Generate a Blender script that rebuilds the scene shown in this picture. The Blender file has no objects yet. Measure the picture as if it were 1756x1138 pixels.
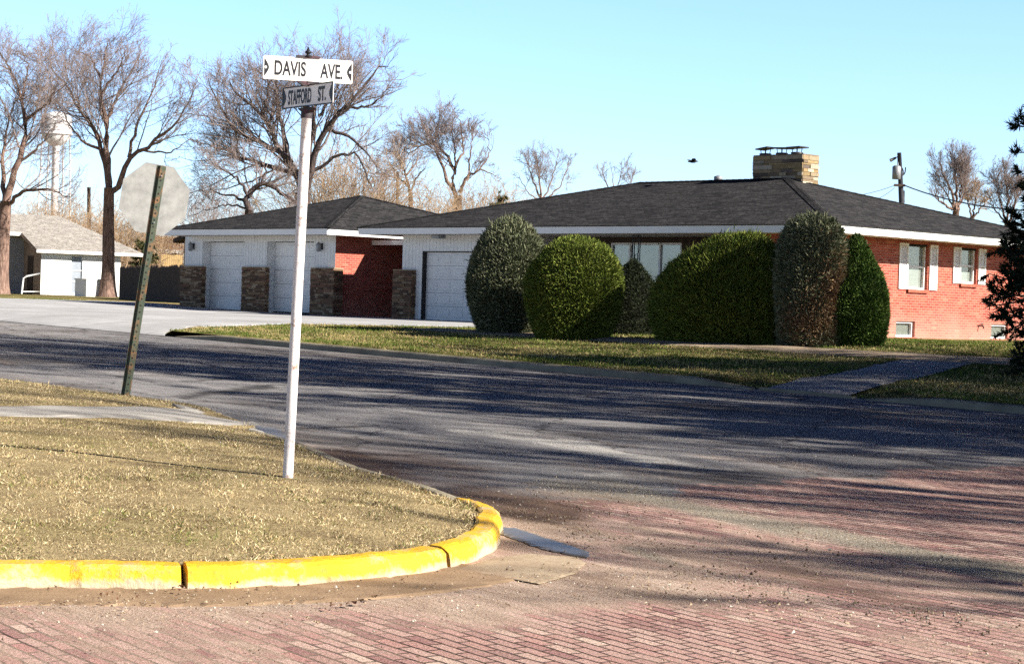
import bpy, bmesh, math, random
import numpy as np
from mathutils import Vector, Matrix
from mathutils.geometry import delaunay_2d_cdt

random.seed(7)
rng = np.random.default_rng(7)
S = bpy.context.scene
COL = S.collection
PI = math.pi

# ------------------------------------------------------------------ camera
F = 3400.0; RHO = 0.031; AL = math.atan(48/3400.0)
EYE = np.array([0.0, 0.0, 1.2])
_up0 = np.array([0, math.sin(AL), math.cos(AL)]); _rt0 = np.array([1.0, 0, 0])
FW = np.array([0, math.cos(AL), -math.sin(AL)])
RT = _rt0*math.cos(RHO) + _up0*math.sin(RHO)
UP = -_rt0*math.sin(RHO) + _up0*math.cos(RHO)

def ray(u, v):
    return FW + RT*((u-878)/F) - UP*((v-569)/F)

def at(u, v, z):
    """photo pixel at depth z metres -> world point"""
    return EYE + ray(u, v)*z

cam = bpy.data.cameras.new('camera')
cam.sensor_fit = 'HORIZONTAL'; cam.sensor_width = 36; cam.lens = 36*F/1756
cam.clip_start = 0.1; cam.clip_end = 6000
camo = bpy.data.objects.new('camera', cam); COL.objects.link(camo)
M = Matrix.Identity(4)
for i in range(3):
    M[i][0] = RT[i]; M[i][1] = UP[i]; M[i][2] = -FW[i]; M[i][3] = EYE[i]
camo.matrix_world = M
S.camera = camo

# ------------------------------------------------------------------ light
SUN_EL = math.radians(29.0)
SUN_AZ = math.atan2(0.91, -0.41)          # from +Y towards +X
sdir = Vector((math.sin(SUN_AZ)*math.cos(SUN_EL), math.cos(SUN_AZ)*math.cos(SUN_EL), math.sin(SUN_EL)))
sl = bpy.data.lights.new('sun', 'SUN'); sl.energy = 5.0; sl.angle = math.radians(0.5); sl.color = (1.0, 0.93, 0.82)
so = bpy.data.objects.new('sun', sl); COL.objects.link(so)
so.rotation_euler = sdir.to_track_quat('Z', 'Y').to_euler(); so.location = (40, -20, 40)
W = bpy.data.worlds.new('World'); S.world = W; W.use_nodes = True
wn = W.node_tree.nodes; wl = W.node_tree.links
bg = wn['Background']
sky = wn.new('ShaderNodeTexSky'); sky.sky_type = 'NISHITA'; sky.sun_disc = False
sky.sun_elevation = SUN_EL; sky.sun_rotation = SUN_AZ
sky.air_density = 1.0; sky.dust_density = 0.6; sky.ozone_density = 1.5
# added ramp dims the overhead sky to deepen shadows; horizon band bright, faintly cyan
tcw = wn.new('ShaderNodeTexCoord'); spw = wn.new('ShaderNodeSeparateXYZ'); rmw = wn.new('ShaderNodeValToRGB'); mxw = wn.new('ShaderNodeMix'); mxw.data_type = 'RGBA'; mxw.blend_type = 'MULTIPLY'; mxw.inputs[0].default_value = 1.0
wl.new(tcw.outputs['Generated'], spw.inputs[0]); wl.new(spw.outputs[2], rmw.inputs[0])
rmw.color_ramp.elements[0].position = 0.17; rmw.color_ramp.elements[0].color = (0.90, 1.10, 1.55, 1)
rmw.color_ramp.elements[1].position = 0.24; rmw.color_ramp.elements[1].color = (0.02, 0.045, 0.14, 1)
wl.new(sky.outputs[0], mxw.inputs[6]); wl.new(rmw.outputs[0], mxw.inputs[7])
wl.new(mxw.outputs[2], bg.inputs[0]); bg.inputs[1].default_value = 0.08
S.view_settings.view_transform = 'Standard'; S.view_settings.look = 'None'
S.view_settings.gamma = 1.0; S.view_settings.use_curve_mapping = False
S.view_settings.exposure = 1.3
try:
    S.cycles.max_bounces = 6; S.cycles.transparent_max_bounces = 6; S.cycles.use_denoising = False
except Exception:
    pass

# ------------------------------------------------------------------ materials
def newmat(name):
    m = bpy.data.materials.new(name); m.use_nodes = True
    nt = m.node_tree; b = nt.nodes['Principled BSDF']
    return m, nt, b

def N(nt, typ, **kw):
    n = nt.nodes.new(typ)
    for k, v in kw.items(): setattr(n, k, v)
    return n

def setin(n, **kw):
    for k, v in kw.items(): n.inputs[k.replace('_', ' ')].default_value = v

def mix(nt, fac, a, b, mode='MIX'):
    n = N(nt, 'ShaderNodeMix', data_type='RGBA', blend_type=mode)
    for sock, val in ((n.inputs[0], fac), (n.inputs[6], a), (n.inputs[7], b)):
        if hasattr(val, 'links'): nt.links.new(val, sock)
        elif isinstance(val, (tuple, list)): sock.default_value = (*val[:3], 1)
        else: sock.default_value = val
    return n.outputs[2]

def ramp(nt, val, stops):
    n = N(nt, 'ShaderNodeValToRGB'); nt.links.new(val, n.inputs[0])
    e = n.color_ramp.elements
    while len(e) < len(stops): e.new(0.5)
    for q, (p, c) in zip(e, stops):
        q.position = p; q.color = (*c, 1) if isinstance(c, (tuple, list)) else (c, c, c, 1)
    return n.outputs[0]

def noise(nt, scale, detail=4, rough=0.6, vec=None, out=0):
    n = N(nt, 'ShaderNodeTexNoise'); setin(n, Scale=scale, Detail=detail, Roughness=rough)
    if vec is not None: nt.links.new(vec, n.inputs['Vector'])
    return n.outputs[out]

def math_(nt, op, a, b=0.0):
    n = N(nt, 'ShaderNodeMath', operation=op, use_clamp=False)
    for sock, val in ((n.inputs[0], a), (n.inputs[1], b)):
        if hasattr(val, 'links'): nt.links.new(val, sock)
        else: sock.default_value = val
    return n.outputs[0]

def objco(nt):
    return N(nt, 'ShaderNodeTexCoord').outputs['Object']

def bump(nt, b, h, dist=0.01, strength=1.0):
    n = N(nt, 'ShaderNodeBump'); setin(n, Distance=dist, Strength=strength)
    nt.links.new(h, n.inputs['Height']); nt.links.new(n.outputs[0], b.inputs['Normal'])

def simple(name, c1, c2=None, scale=8.0, rough=0.7, metal=0.0, bmp=0.0, bscale=40, spec=0.3, detail=5):
    m, nt, b = newmat(name)
    setin(b, Roughness=rough, Metallic=metal); b.inputs['Specular IOR Level'].default_value = spec
    co = objco(nt)
    if c2 is None: c2 = tuple(x*0.82 for x in c1)
    f = ramp(nt, noise(nt, scale, detail, 0.65, co), [(0.35, 0.0), (0.68, 1.0)])
    nt.links.new(mix(nt, f, c1, c2), b.inputs['Base Color'])
    if bmp: bump(nt, b, noise(nt, bscale, 5, 0.7, co), bmp)
    return m

def attrmat(name, rough=0.7, spec=0.2, mult=None, nscale=6.0, transl=0.0):
    """colour from the mesh's own Col attribute (leaf by leaf, stone by stone) times a fine noise"""
    m, nt, b = newmat(name)
    setin(b, Roughness=rough); b.inputs['Specular IOR Level'].default_value = spec
    a = N(nt, 'ShaderNodeAttribute', attribute_name='Col')
    f = noise(nt, nscale, 4, 0.6, objco(nt))
    k = ramp(nt, f, [(0.3, 0.72), (0.7, 1.12)])
    nt.links.new(mix(nt, 1.0, a.outputs['Color'], k, 'MULTIPLY'), b.inputs['Base Color'])
    return m

MAT = {}
MAT['white_paint'] = simple('white_paint', (0.8, 0.8, 0.79), (0.72, 0.72, 0.71), 2.5, 0.55)
MAT['soffit_paint'] = simple('soffit_paint', (0.6, 0.57, 0.5), (0.5, 0.47, 0.41), 2.0, 0.7)
MAT['dark_metal'] = simple('dark_metal', (0.02, 0.02, 0.022), (0.035, 0.03, 0.028), 20, 0.5)
MAT['grey_metal'] = simple('grey_metal', (0.3, 0.31, 0.33), (0.22, 0.23, 0.25), 10, 0.5, 0.3)
MAT['concrete'] = simple('concrete', (0.42, 0.4, 0.37), (0.28, 0.26, 0.235), 1.6, 0.85, bmp=0.004, bscale=60, detail=8)
MAT['drive_concrete'] = simple('drive_concrete', (0.44, 0.44, 0.45), (0.33, 0.33, 0.335), 0.8, 0.85, bmp=0.003, bscale=40, detail=8)
def drivemat():
    m, nt, b = newmat('drive_slabs'); setin(b, Roughness=0.88); b.inputs['Specular IOR Level'].default_value = 0.2
    mp = N(nt, 'ShaderNodeMapping'); nt.links.new(objco(nt), mp.inputs[0]); mp.inputs['Rotation'].default_value = (0, 0, PI/4)
    tb = N(nt, 'ShaderNodeTexBrick', offset=0.0); nt.links.new(mp.outputs[0], tb.inputs['Vector']); setin(tb, Scale=1.0, Mortar_Size=0.02, Mortar_Smooth=0.4)
    tb.inputs['Brick Width'].default_value = 3.1; tb.inputs['Row Height'].default_value = 3.1
    f = noise(nt, 0.5, 8, 0.65, mp.outputs[0]); g = noise(nt, 2.4, 8, 0.7, mp.outputs[0])
    c = mix(nt, ramp(nt, f, [(0.35, 0.0), (0.68, 1.0)]), (0.47, 0.47, 0.48), (0.33, 0.33, 0.335))
    c = mix(nt, ramp(nt, g, [(0.58, 0.0), (0.7, 0.6)]), c, (0.2, 0.19, 0.18))
    nt.links.new(mix(nt, tb.outputs['Fac'], c, (0.13, 0.12, 0.11)), b.inputs['Base Color']); bump(nt, b, g, 0.004)
    return m
MAT['drive_concrete'] = drivemat()
MAT['wood_pole'] = simple('wood_pole', (0.10, 0.065, 0.05), (0.05, 0.035, 0.03), 6, 0.85)
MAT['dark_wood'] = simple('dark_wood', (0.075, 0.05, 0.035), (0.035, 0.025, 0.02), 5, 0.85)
MAT['tan_wood'] = simple('tan_wood', (0.55, 0.4, 0.2), (0.42, 0.28, 0.13), 4, 0.85)
MAT['orange_roof'] = simple('orange_roof', (0.5, 0.26, 0.12), (0.4, 0.2, 0.1), 3, 0.85)
MAT['tan_siding'] = simple('tan_siding', (0.36, 0.25, 0.17), (0.28, 0.19, 0.13), 3, 0.8)
MAT['dark_glass'] = simple('dark_glass', (0.02, 0.025, 0.03), (0.035, 0.04, 0.045), 2, 0.08, spec=0.6)
MAT['curtain'] = simple('curtain', (0.42, 0.39, 0.34), (0.33, 0.3, 0.27), 3, 0.8)
MAT['black_paint'] = simple('black_paint', (0.012, 0.012, 0.016), (0.02, 0.02, 0.026), 30, 0.5)
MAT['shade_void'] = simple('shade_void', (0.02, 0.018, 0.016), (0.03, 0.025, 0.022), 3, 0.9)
MAT['sign_white'] = simple('sign_white', (0.82, 0.81, 0.77), (0.74, 0.73, 0.7), 9, 0.45)
MAT['tank_white'] = simple('tank_white', (0.82, 0.81, 0.82), (0.72, 0.7, 0.72), 0.4, 0.6)
MAT['feather'] = simple('feather', (0.02, 0.02, 0.022), (0.03, 0.028, 0.028), 20, 0.7)
MAT['twig'] = simple('twig', (0.30, 0.235, 0.215), (0.19, 0.15, 0.14), 0.8, 0.85)
MAT['twig_tan'] = simple('twig_tan', (0.42, 0.30, 0.19), (0.29, 0.2, 0.13), 0.6, 0.85)
MAT['foliage'] = attrmat('foliage', 0.65, 0.2)
MAT['grass'] = attrmat('grass', 0.8, 0.1, nscale=1.2)
MAT['stone'] = attrmat('stone', 0.85, 0.15, nscale=14)
MAT['pebble'] = attrmat('pebble', 0.85, 0.15, nscale=30)

MAT['gutter'] = simple('gutter_concrete', (0.34, 0.235, 0.15), (0.21, 0.14, 0.085), 3.0, 0.9, bmp=0.006, bscale=50, detail=9)
MAT['slab'] = simple('slab_concrete', (0.46, 0.37, 0.26), (0.26, 0.18, 0.12), 2.6, 0.9, bmp=0.006, bscale=30, detail=9)
def bark(name, c1, c2):
    m, nt, b = newmat(name); setin(b, Roughness=0.9); b.inputs['Specular IOR Level'].default_value = 0.1
    mp = N(nt, 'ShaderNodeMapping'); nt.links.new(objco(nt), mp.inputs[0]); mp.inputs['Scale'].default_value = (9, 9, 1.6)
    f = noise(nt, 1.6, 6, 0.7, mp.outputs[0])
    nt.links.new(ramp(nt, f, [(0.3, tuple(x*0.45 for x in c2)), (0.48, c2), (0.68, c1)]), b.inputs['Base Color'])
    bump(nt, b, f, 0.05)
    return m
MAT['bark'] = bark('bark', (0.34, 0.23, 0.18), (0.17, 0.11, 0.09))
MAT['bark_dark'] = bark('bark_dark', (0.15, 0.11, 0.10), (0.07, 0.055, 0.055))

def brickmat():
    m, nt, b = newmat('red_brick'); setin(b, Roughness=0.85); b.inputs['Specular IOR Level'].default_value = 0.2
    uv = N(nt, 'ShaderNodeUVMap').outputs[0]
    t = N(nt, 'ShaderNodeTexBrick'); nt.links.new(uv, t.inputs['Vector'])
    setin(t, Scale=1.0, Mortar_Size=0.008, Mortar_Smooth=0.15, Bias=0.0)
    t.inputs['Brick Width'].default_value = 0.2032; t.inputs['Row Height'].default_value = 0.0677
    t.inputs['Color1'].default_value = (0.40, 0.085, 0.05, 1); t.inputs['Color2'].default_value = (0.50, 0.13, 0.075, 1)
    t.inputs['Mortar'].default_value = (0.42, 0.27, 0.21, 1)
    # bricks: per-brick tone
    t2 = N(nt, 'ShaderNodeTexBrick'); nt.links.new(uv, t2.inputs['Vector']); setin(t2, Scale=1.0, Mortar_Size=0.0, Bias=0.0)
    t2.inputs['Brick Width'].default_value = 0.2032; t2.inputs['Row Height'].default_value = 0.0677; t2.inputs['Color1'].default_value = (0, 0, 0, 1); t2.inputs['Color2'].default_value = (1, 1, 1, 1)
    tone = ramp(nt, t2.outputs['Color'], [(0.0, (0.24, 0.045, 0.033)), (0.3, (0.37, 0.08, 0.05)), (0.6, (0.44, 0.105, 0.065)), (0.85, (0.33, 0.065, 0.05)), (1.0, (0.50, 0.17, 0.11))])
    f = noise(nt, 3.0, 5, 0.65, uv)
    col = mix(nt, t.outputs['Fac'], mix(nt, ramp(nt, f, [(0.4, 0.0), (0.75, 0.5)]), tone, (0.30, 0.05, 0.036)), (0.40, 0.23, 0.18))
    # a pale ragged band low on the wall
    sep = N(nt, 'ShaderNodeSeparateXYZ'); nt.links.new(uv, sep.inputs[0])
    h = math_(nt, 'ADD', sep.outputs[1], math_(nt, 'MULTIPLY', noise(nt, 1.1, 4, 0.6, uv), 1.1))
    pale = ramp(nt, h, [(0.62, 0.62), (1.0, 0.5), (1.0, 0.0)])
    n = nt.nodes[-1]
    pr = N(nt, 'ShaderNodeMapRange'); pr.inputs['From Min'].default_value = 1.95; pr.inputs['From Max'].default_value = 1.1
    pr.inputs['To Min'].default_value = 0.0; pr.inputs['To Max'].default_value = 0.42
    nt.links.new(h, pr.inputs['Value'])
    nt.links.new(mix(nt, pr.outputs[0], col, (0.62, 0.36, 0.29)), b.inputs['Base Color'])
    inv = math_(nt, 'SUBTRACT', 1.0, t.outputs['Fac'])
    bump(nt, b, inv, 0.008)
    return m
MAT['brick'] = brickmat()

def shinglemat(name, ca, cb, cc, row=0.14):
    m, nt, b = newmat(name); setin(b, Roughness=0.92); b.inputs['Specular IOR Level'].default_value = 0.15
    uv = N(nt, 'ShaderNodeUVMap').outputs[0]
    wob = noise(nt, 5.0, 3, 0.6, uv, 1)
    vm = N(nt, 'ShaderNodeVectorMath', operation='MULTIPLY_ADD')
    nt.links.new(wob, vm.inputs[0]); vm.inputs[1].default_value = (0.3, 0.16, 0); nt.links.new(uv, vm.inputs[2])
    t = N(nt, 'ShaderNodeTexBrick', offset=0.37, squash=1.6, squash_frequency=3); nt.links.new(vm.outputs[0], t.inputs['Vector'])
    setin(t, Scale=1.0, Mortar_Size=0.012, Mortar_Smooth=0.3, Bias=0.1)
    t.inputs['Brick Width'].default_value = 0.28; t.inputs['Row Height'].default_value = row
    t.inputs['Color1'].default_value = (*ca, 1); t.inputs['Color2'].default_value = (*cb, 1); t.inputs['Mortar'].default_value = (*cc, 1)
    f = noise(nt, 38.0, 3, 0.8, uv)
    g = noise(nt, 2.6, 5, 0.65, uv)
    c = mix(nt, 1.0, t.outputs['Color'], ramp(nt, f, [(0.3, 0.6), (0.7, 1.45)]), 'MULTIPLY')
    c = mix(nt, 1.0, c, ramp(nt, g, [(0.3, 0.7), (0.7, 1.25)]), 'MULTIPLY')
    nt.links.new(c, b.inputs['Base Color'])
    h = math_(nt, 'ADD', math_(nt, 'MULTIPLY', t.outputs['Fac'], -1.0), math_(nt, 'MULTIPLY', noise(nt, 9.0, 3, 0.6, uv), 1.3))
    bump(nt, b, h, 0.03)
    return m
MAT['shingle'] = shinglemat('dark_shingle', (0.017, 0.017, 0.019), (0.050, 0.048, 0.05), (0.007, 0.007, 0.008))
MAT['shingle_light'] = shinglemat('pale_shingle', (0.30, 0.28, 0.26), (0.40, 0.37, 0.34), (0.2, 0.19, 0.18))

def sidingmat():
    m, nt, b = newmat('white_siding'); setin(b, Roughness=0.6)
    co = objco(nt)
    w = N(nt, 'ShaderNodeTexWave', wave_type='BANDS', bands_direction='X'); setin(w, Scale=2.1, Distortion=0.0); nt.links.new(co, w.inputs[0])
    groove = ramp(nt, w.outputs['Fac'], [(0.0, 0.0), (0.06, 1.0)])
    f = noise(nt, 3, 5, 0.6, co)
    c = mix(nt, ramp(nt, f, [(0.35, 0.0), (0.7, 1.0)]), (0.78, 0.78, 0.77), (0.69, 0.69, 0.68))
    nt.links.new(c, b.inputs['Base Color']); bump(nt, b, groove, 0.012)
    return m
MAT['siding'] = sidingmat()

def kerbpaint():
    m, nt, b = newmat('yellow_kerb_paint'); setin(b, Roughness=0.75)
    co = objco(nt)
    f = noise(nt, 3.2, 9, 0.72, co); g = noise(nt, 26, 5, 0.7, co)
    sep = N(nt, 'ShaderNodeUVMap').outputs[0]
    sx = N(nt, 'ShaderNodeSeparateXYZ'); nt.links.new(sep, sx.inputs[0])
    wear = math_(nt, 'ADD', f, math_(nt, 'MULTIPLY', g, 0.35))
    low = N(nt, 'ShaderNodeMapRange'); low.inputs['From Min'].default_value = 0.05; low.inputs['From Max'].default_value = 0.0
    low.inputs['To Min'].default_value = 0.0; low.inputs['To Max'].default_value = 0.24; nt.links.new(sx.outputs[1], low.inputs['Value'])
    wear = math_(nt, 'ADD', wear, low.outputs[0])
    worn = ramp(nt, wear, [(0.655, 0.0), (0.83, 0.9)])
    yel = mix(nt, ramp(nt, g, [(0.3, 0.0), (0.75, 1.0)]), (0.74, 0.44, 0.012), (0.56, 0.29, 0.01))
    con = mix(nt, g, (0.55, 0.48, 0.35), (0.32, 0.27, 0.2))
    c = mix(nt, worn, yel, con)
    dirt = ramp(nt, noise(nt, 11, 8, 0.75, co), [(0.56, 0.0), (0.70, 0.7)])
    nt.links.new(mix(nt, dirt, c, (0.24, 0.16, 0.07)), b.inputs['Base Color'])
    bump(nt, b, math_(nt, 'ADD', wear, math_(nt, 'MULTIPLY', noise(nt, 45, 4, 0.6, co), 0.4)), 0.014)
    return m
MAT['kerb_yellow'] = kerbpaint()
MAT['kerb_grey'] = simple('kerb_concrete', (0.32, 0.28, 0.2), (0.16, 0.14, 0.11), 1.4, 0.9, bmp=0.01, bscale=18, detail=8)

def streetmat():
    m, nt, b = newmat('street_surface'); b.inputs['Specular IOR Level'].default_value = 0.25
    uv = N(nt, 'ShaderNodeUVMap').outputs[0]
    a = N(nt, 'ShaderNodeAttribute', attribute_name='mask')
    sep = N(nt, 'ShaderNodeSeparateColor'); nt.links.new(a.outputs['Color'], sep.inputs[0])
    brickm, dirtm, gravm = sep.outputs
    palem = a.outputs['Alpha']
    wob = noise(nt, 2.2, 3, 0.5, uv, 1)
    vm = N(nt, 'ShaderNodeVectorMath', operation='MULTIPLY_ADD')
    nt.links.new(wob, vm.inputs[0]); vm.inputs[1].default_value = (0.05, 0.05, 0); nt.links.new(uv, vm.inputs[2])
    t = N(nt, 'ShaderNodeTexBrick'); nt.links.new(vm.outputs[0], t.inputs['Vector'])
    setin(t, Scale=1.0, Mortar_Size=0.0085, Mortar_Smooth=0.3, Bias=-0.1)
    t.inputs['Brick Width'].default_value = 0.208; t.inputs['Row Height'].default_value = 0.080
    t.inputs['Color1'].default_value = (0.38, 0.215, 0.185, 1); t.inputs['Color2'].default_value = (0.54, 0.385, 0.315, 1)
    t.inputs['Mortar'].default_value = (0.065, 0.04, 0.028, 1)
    mp = N(nt, 'ShaderNodeMapping'); nt.links.new(uv, mp.inputs[0]); mp.inputs['Scale'].default_value = (0.32, 1.3, 1)
    t2 = N(nt, 'ShaderNodeTexBrick'); nt.links.new(vm.outputs[0], t2.inputs['Vector']); setin(t2, Scale=1.0, Mortar_Size=0.0, Bias=0.0)
    t2.inputs['Brick Width'].default_value = 0.208; t2.inputs['Row Height'].default_value = 0.080
    t2.inputs['Color1'].default_value = (0, 0, 0, 1); t2.inputs['Color2'].default_value = (1, 1, 1, 1); t2.inputs['Mortar'].default_value = (0.5, 0.5, 0.5, 1)
    tone = ramp(nt, t2.outputs['Color'], [(0.0, (0.28, 0.14, 0.13)), (0.25, (0.44, 0.255, 0.225)), (0.55, (0.53, 0.355, 0.305)), (0.8, (0.43, 0.22, 0.195)), (1.0, (0.62, 0.46, 0.38))])
    n1 = noise(nt, 0.75, 8, 0.66, mp.outputs[0]); n2 = noise(nt, 5.5, 7, 0.7, mp.outputs[0]); n3 = noise(nt, 60, 5, 0.75, uv)
    br = mix(nt, ramp(nt, n2, [(0.4, 0.0), (0.7, 0.6)]), mix(nt, t.outputs['Fac'], tone, (0.065, 0.04, 0.028)), mix(nt, t.outputs['Fac'], (0.42, 0.31, 0.25), (0.09, 0.06, 0.045)))
    fine = ramp(nt, n3, [(0.3, 0.45), (0.7, 1.5)])
    asph = mix(nt, ramp(nt, n1, [(0.35, 0.0), (0.65, 1.0)]), (0.18, 0.172, 0.176), (0.29, 0.28, 0.28))
    asph = mix(nt, ramp(nt, n2, [(0.5, 0.0), (0.7, 0.7)]), asph, (0.11, 0.10, 0.095))
    vo = N(nt, 'ShaderNodeTexVoronoi', feature='DISTANCE_TO_EDGE'); setin(vo, Scale=0.33); wv = N(nt, 'ShaderNodeVectorMath', operation='MULTIPLY_ADD'); nt.links.new(noise(nt, 1.6, 5, 0.6, uv, 1), wv.inputs[0]); wv.inputs[1].default_value = (0.9, 0.9, 0); nt.links.new(uv, wv.inputs[2]); nt.links.new(wv.outputs[0], vo.inputs['Vector'])
    asph = mix(nt, ramp(nt, vo.outputs['Distance'], [(0.0, 0.85), (0.006, 0.6), (0.012, 0.0)]), asph, (0.03, 0.027, 0.025))
    asph = mix(nt, ramp(nt, noise(nt, 0.28, 6, 0.65, uv), [(0.5, 0.0), (0.66, 0.75)]), asph, (0.085, 0.065, 0.052))
    sand = mix(nt, ramp(nt, n2, [(0.3, 0.0), (0.7, 1.0)]), (0.54, 0.425, 0.335), (0.33, 0.235, 0.175))
    grav = mix(nt, ramp(nt, n3, [(0.4, 0.0), (0.62, 1.0)]), (0.14, 0.12, 0.09), (0.44, 0.39, 0.31))
    pale = mix(nt, n2, (0.55, 0.53, 0.5), (0.36, 0.34, 0.31))
    # sand lies over the brick where the mask plus noise says
    dm = math_(nt, 'ADD', dirtm, math_(nt, 'MULTIPLY', math_(nt, 'SUBTRACT', n1, 0.5), 2.3))
    dm = math_(nt, 'ADD', dm, math_(nt, 'MULTIPLY', math_(nt, 'SUBTRACT', n2, 0.5), 0.8))
    dm = math_(nt, 'ADD', dm, math_(nt, 'MULTIPLY', math_(nt, 'SUBTRACT', t.outputs['Fac'], 0.25), 0.22))
    dm = ramp(nt, dm, [(0.34, 0.0), (0.78, 0.9)])
    bm = ramp(nt, math_(nt, 'ADD', brickm, math_(nt, 'MULTIPLY', math_(nt, 'SUBTRACT', n2, 0.5), 1.4)), [(0.42, 0.0), (0.56, 1.0)])
    c = mix(nt, bm, asph, br)
    c = mix(nt, dm, c, sand)
    c = mix(nt, ramp(nt, math_(nt, 'ADD', palem, math_(nt, 'MULTIPLY', math_(nt, 'SUBTRACT', n2, 0.5), 0.5)), [(0.36, 0.0), (0.62, 0.8)]), c, pale)
    c = mix(nt, ramp(nt, math_(nt, 'MULTIPLY', gravm, math_(nt, 'ADD', n2, 0.35)), [(0.25, 0.0), (0.6, 0.95)]), c, grav)
    a2 = N(nt, 'ShaderNodeAttribute', attribute_name='mud')
    md = ramp(nt, math_(nt, 'MULTIPLY', a2.outputs['Fac'], math_(nt, 'ADD', n2, math_(nt, 'MULTIPLY', n1, 0.7))), [(0.25, 0.0), (0.7, 0.9)])
    c = mix(nt, md, c, mix(nt, n3, (0.06, 0.035, 0.022), (0.17, 0.105, 0.07)))
    c = mix(nt, 1.0, c, fine, 'MULTIPLY')
    nt.links.new(c, b.inputs['Base Color'])
    h = math_(nt, 'MULTIPLY', math_(nt, 'MULTIPLY', t.outputs['Fac'], brickm), math_(nt, 'SUBTRACT', 1.0, dm))
    h = math_(nt, 'ADD', math_(nt, 'MULTIPLY', h, -0.8), math_(nt, 'MULTIPLY', n3, 0.9))
    h = math_(nt, 'ADD', h, math_(nt, 'MULTIPLY', n2, 0.8))
    bump(nt, b, h, 0.014)
    nt.links.new(ramp(nt, n1, [(0.3, 0.62), (0.7, 0.9)]), b.inputs['Roughness'])
    return m
MAT['street'] = streetmat()

def soilmat(name, straw, green, soil, gbias=0.5):
    m, nt, b = newmat(name); setin(b, Roughness=0.95); b.inputs['Specular IOR Level'].default_value = 0.05
    co = objco(nt)
    n1 = noise(nt, 0.35, 6, 0.6, co); n2 = noise(nt, 4, 7, 0.7, co); n3 = noise(nt, 45, 4, 0.75, co)
    c = mix(nt, ramp(nt, n1, [(gbias-0.08, 0.0), (gbias+0.1, 1.0)]), straw, green)
    c = mix(nt, ramp(nt, n2, [(0.45, 0.0), (0.7, 0.8)]), c, soil)
    c = mix(nt, 1.0, c, ramp(nt, n3, [(0.3, 0.5), (0.7, 1.4)]), 'MULTIPLY')
    nt.links.new(c, b.inputs['Base Color']); bump(nt, b, math_(nt, 'ADD', n2, n3), 0.03)
    return m
MAT['lawn_near'] = soilmat('dormant_lawn', (0.42, 0.33, 0.18), (0.25, 0.22, 0.09), (0.2, 0.14, 0.08), 0.6)
MAT['lawn_far'] = soilmat('far_lawn', (0.34, 0.27, 0.12), (0.10, 0.12, 0.035), (0.17, 0.13, 0.06), 0.5)
MAT['ground'] = soilmat('prairie_ground', (0.3, 0.24, 0.13), (0.14, 0.14, 0.06), (0.15, 0.11, 0.07), 0.55)

def waterfilm():
    m, nt, b = newmat('wet_film'); setin(b, Roughness=0.33); b.inputs['Specular IOR Level'].default_value = 0.45
    b.inputs['Base Color'].default_value = (0.17, 0.165, 0.16, 1)
    bump(nt, b, noise(nt, 14, 3, 0.5, objco(nt)), 0.002)
    return m
MAT['wet'] = waterfilm()

def galv():
    m, nt, b = newmat('galvanised_sheet'); setin(b, Metallic=0.3)
    co = objco(nt)
    f = noise(nt, 7, 6, 0.6, co); 
    nt.links.new(ramp(nt, f, [(0.3, (0.17, 0.17, 0.165)), (0.7, (0.29, 0.29, 0.28))]), b.inputs['Base Color'])
    nt.links.new(ramp(nt, f, [(0.3, 0.5), (0.7, 0.62)]), b.inputs['Roughness'])
    return m
MAT['galv'] = galv()

def rusty(name, paint, rust, bias, scale=7):
    m, nt, b = newmat(name); setin(b, Roughness=0.7)
    co = objco(nt); f = noise(nt, scale, 7, 0.7, co)
    nt.links.new(ramp(nt, f, [(bias, paint), (bias+0.09, rust)]), b.inputs['Base Color'])
    bump(nt, b, f, 0.004)
    return m
MAT['post_green'] = rusty('green_post_paint', (0.035, 0.05, 0.03), (0.15, 0.075, 0.03), 0.5)
MAT['pole_white'] = rusty('white_pole_paint', (0.74, 0.71, 0.71), (0.34, 0.21, 0.15), 0.555, 11)
MAT['cap_rust'] = rusty('rusty_cap', (0.03, 0.025, 0.03), (0.09, 0.03, 0.04), 0.5)

# ------------------------------------------------------------------ mesh helpers
def tag(o, label=None, cat=None, group=None, kind=None):
    if label: o['label'] = label
    if cat: o['category'] = cat
    if group: o['group'] = group
    if kind: o['kind'] = kind
    return o

def empty(name, loc, rotz=0.0, label=None, cat=None, group=None):
    o = bpy.data.objects.new(name, None); COL.objects.link(o)
    o.location = loc; o.rotation_euler = (0, 0, rotz); o.empty_display_size = 0.3
    return tag(o, label, cat, group)

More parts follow.
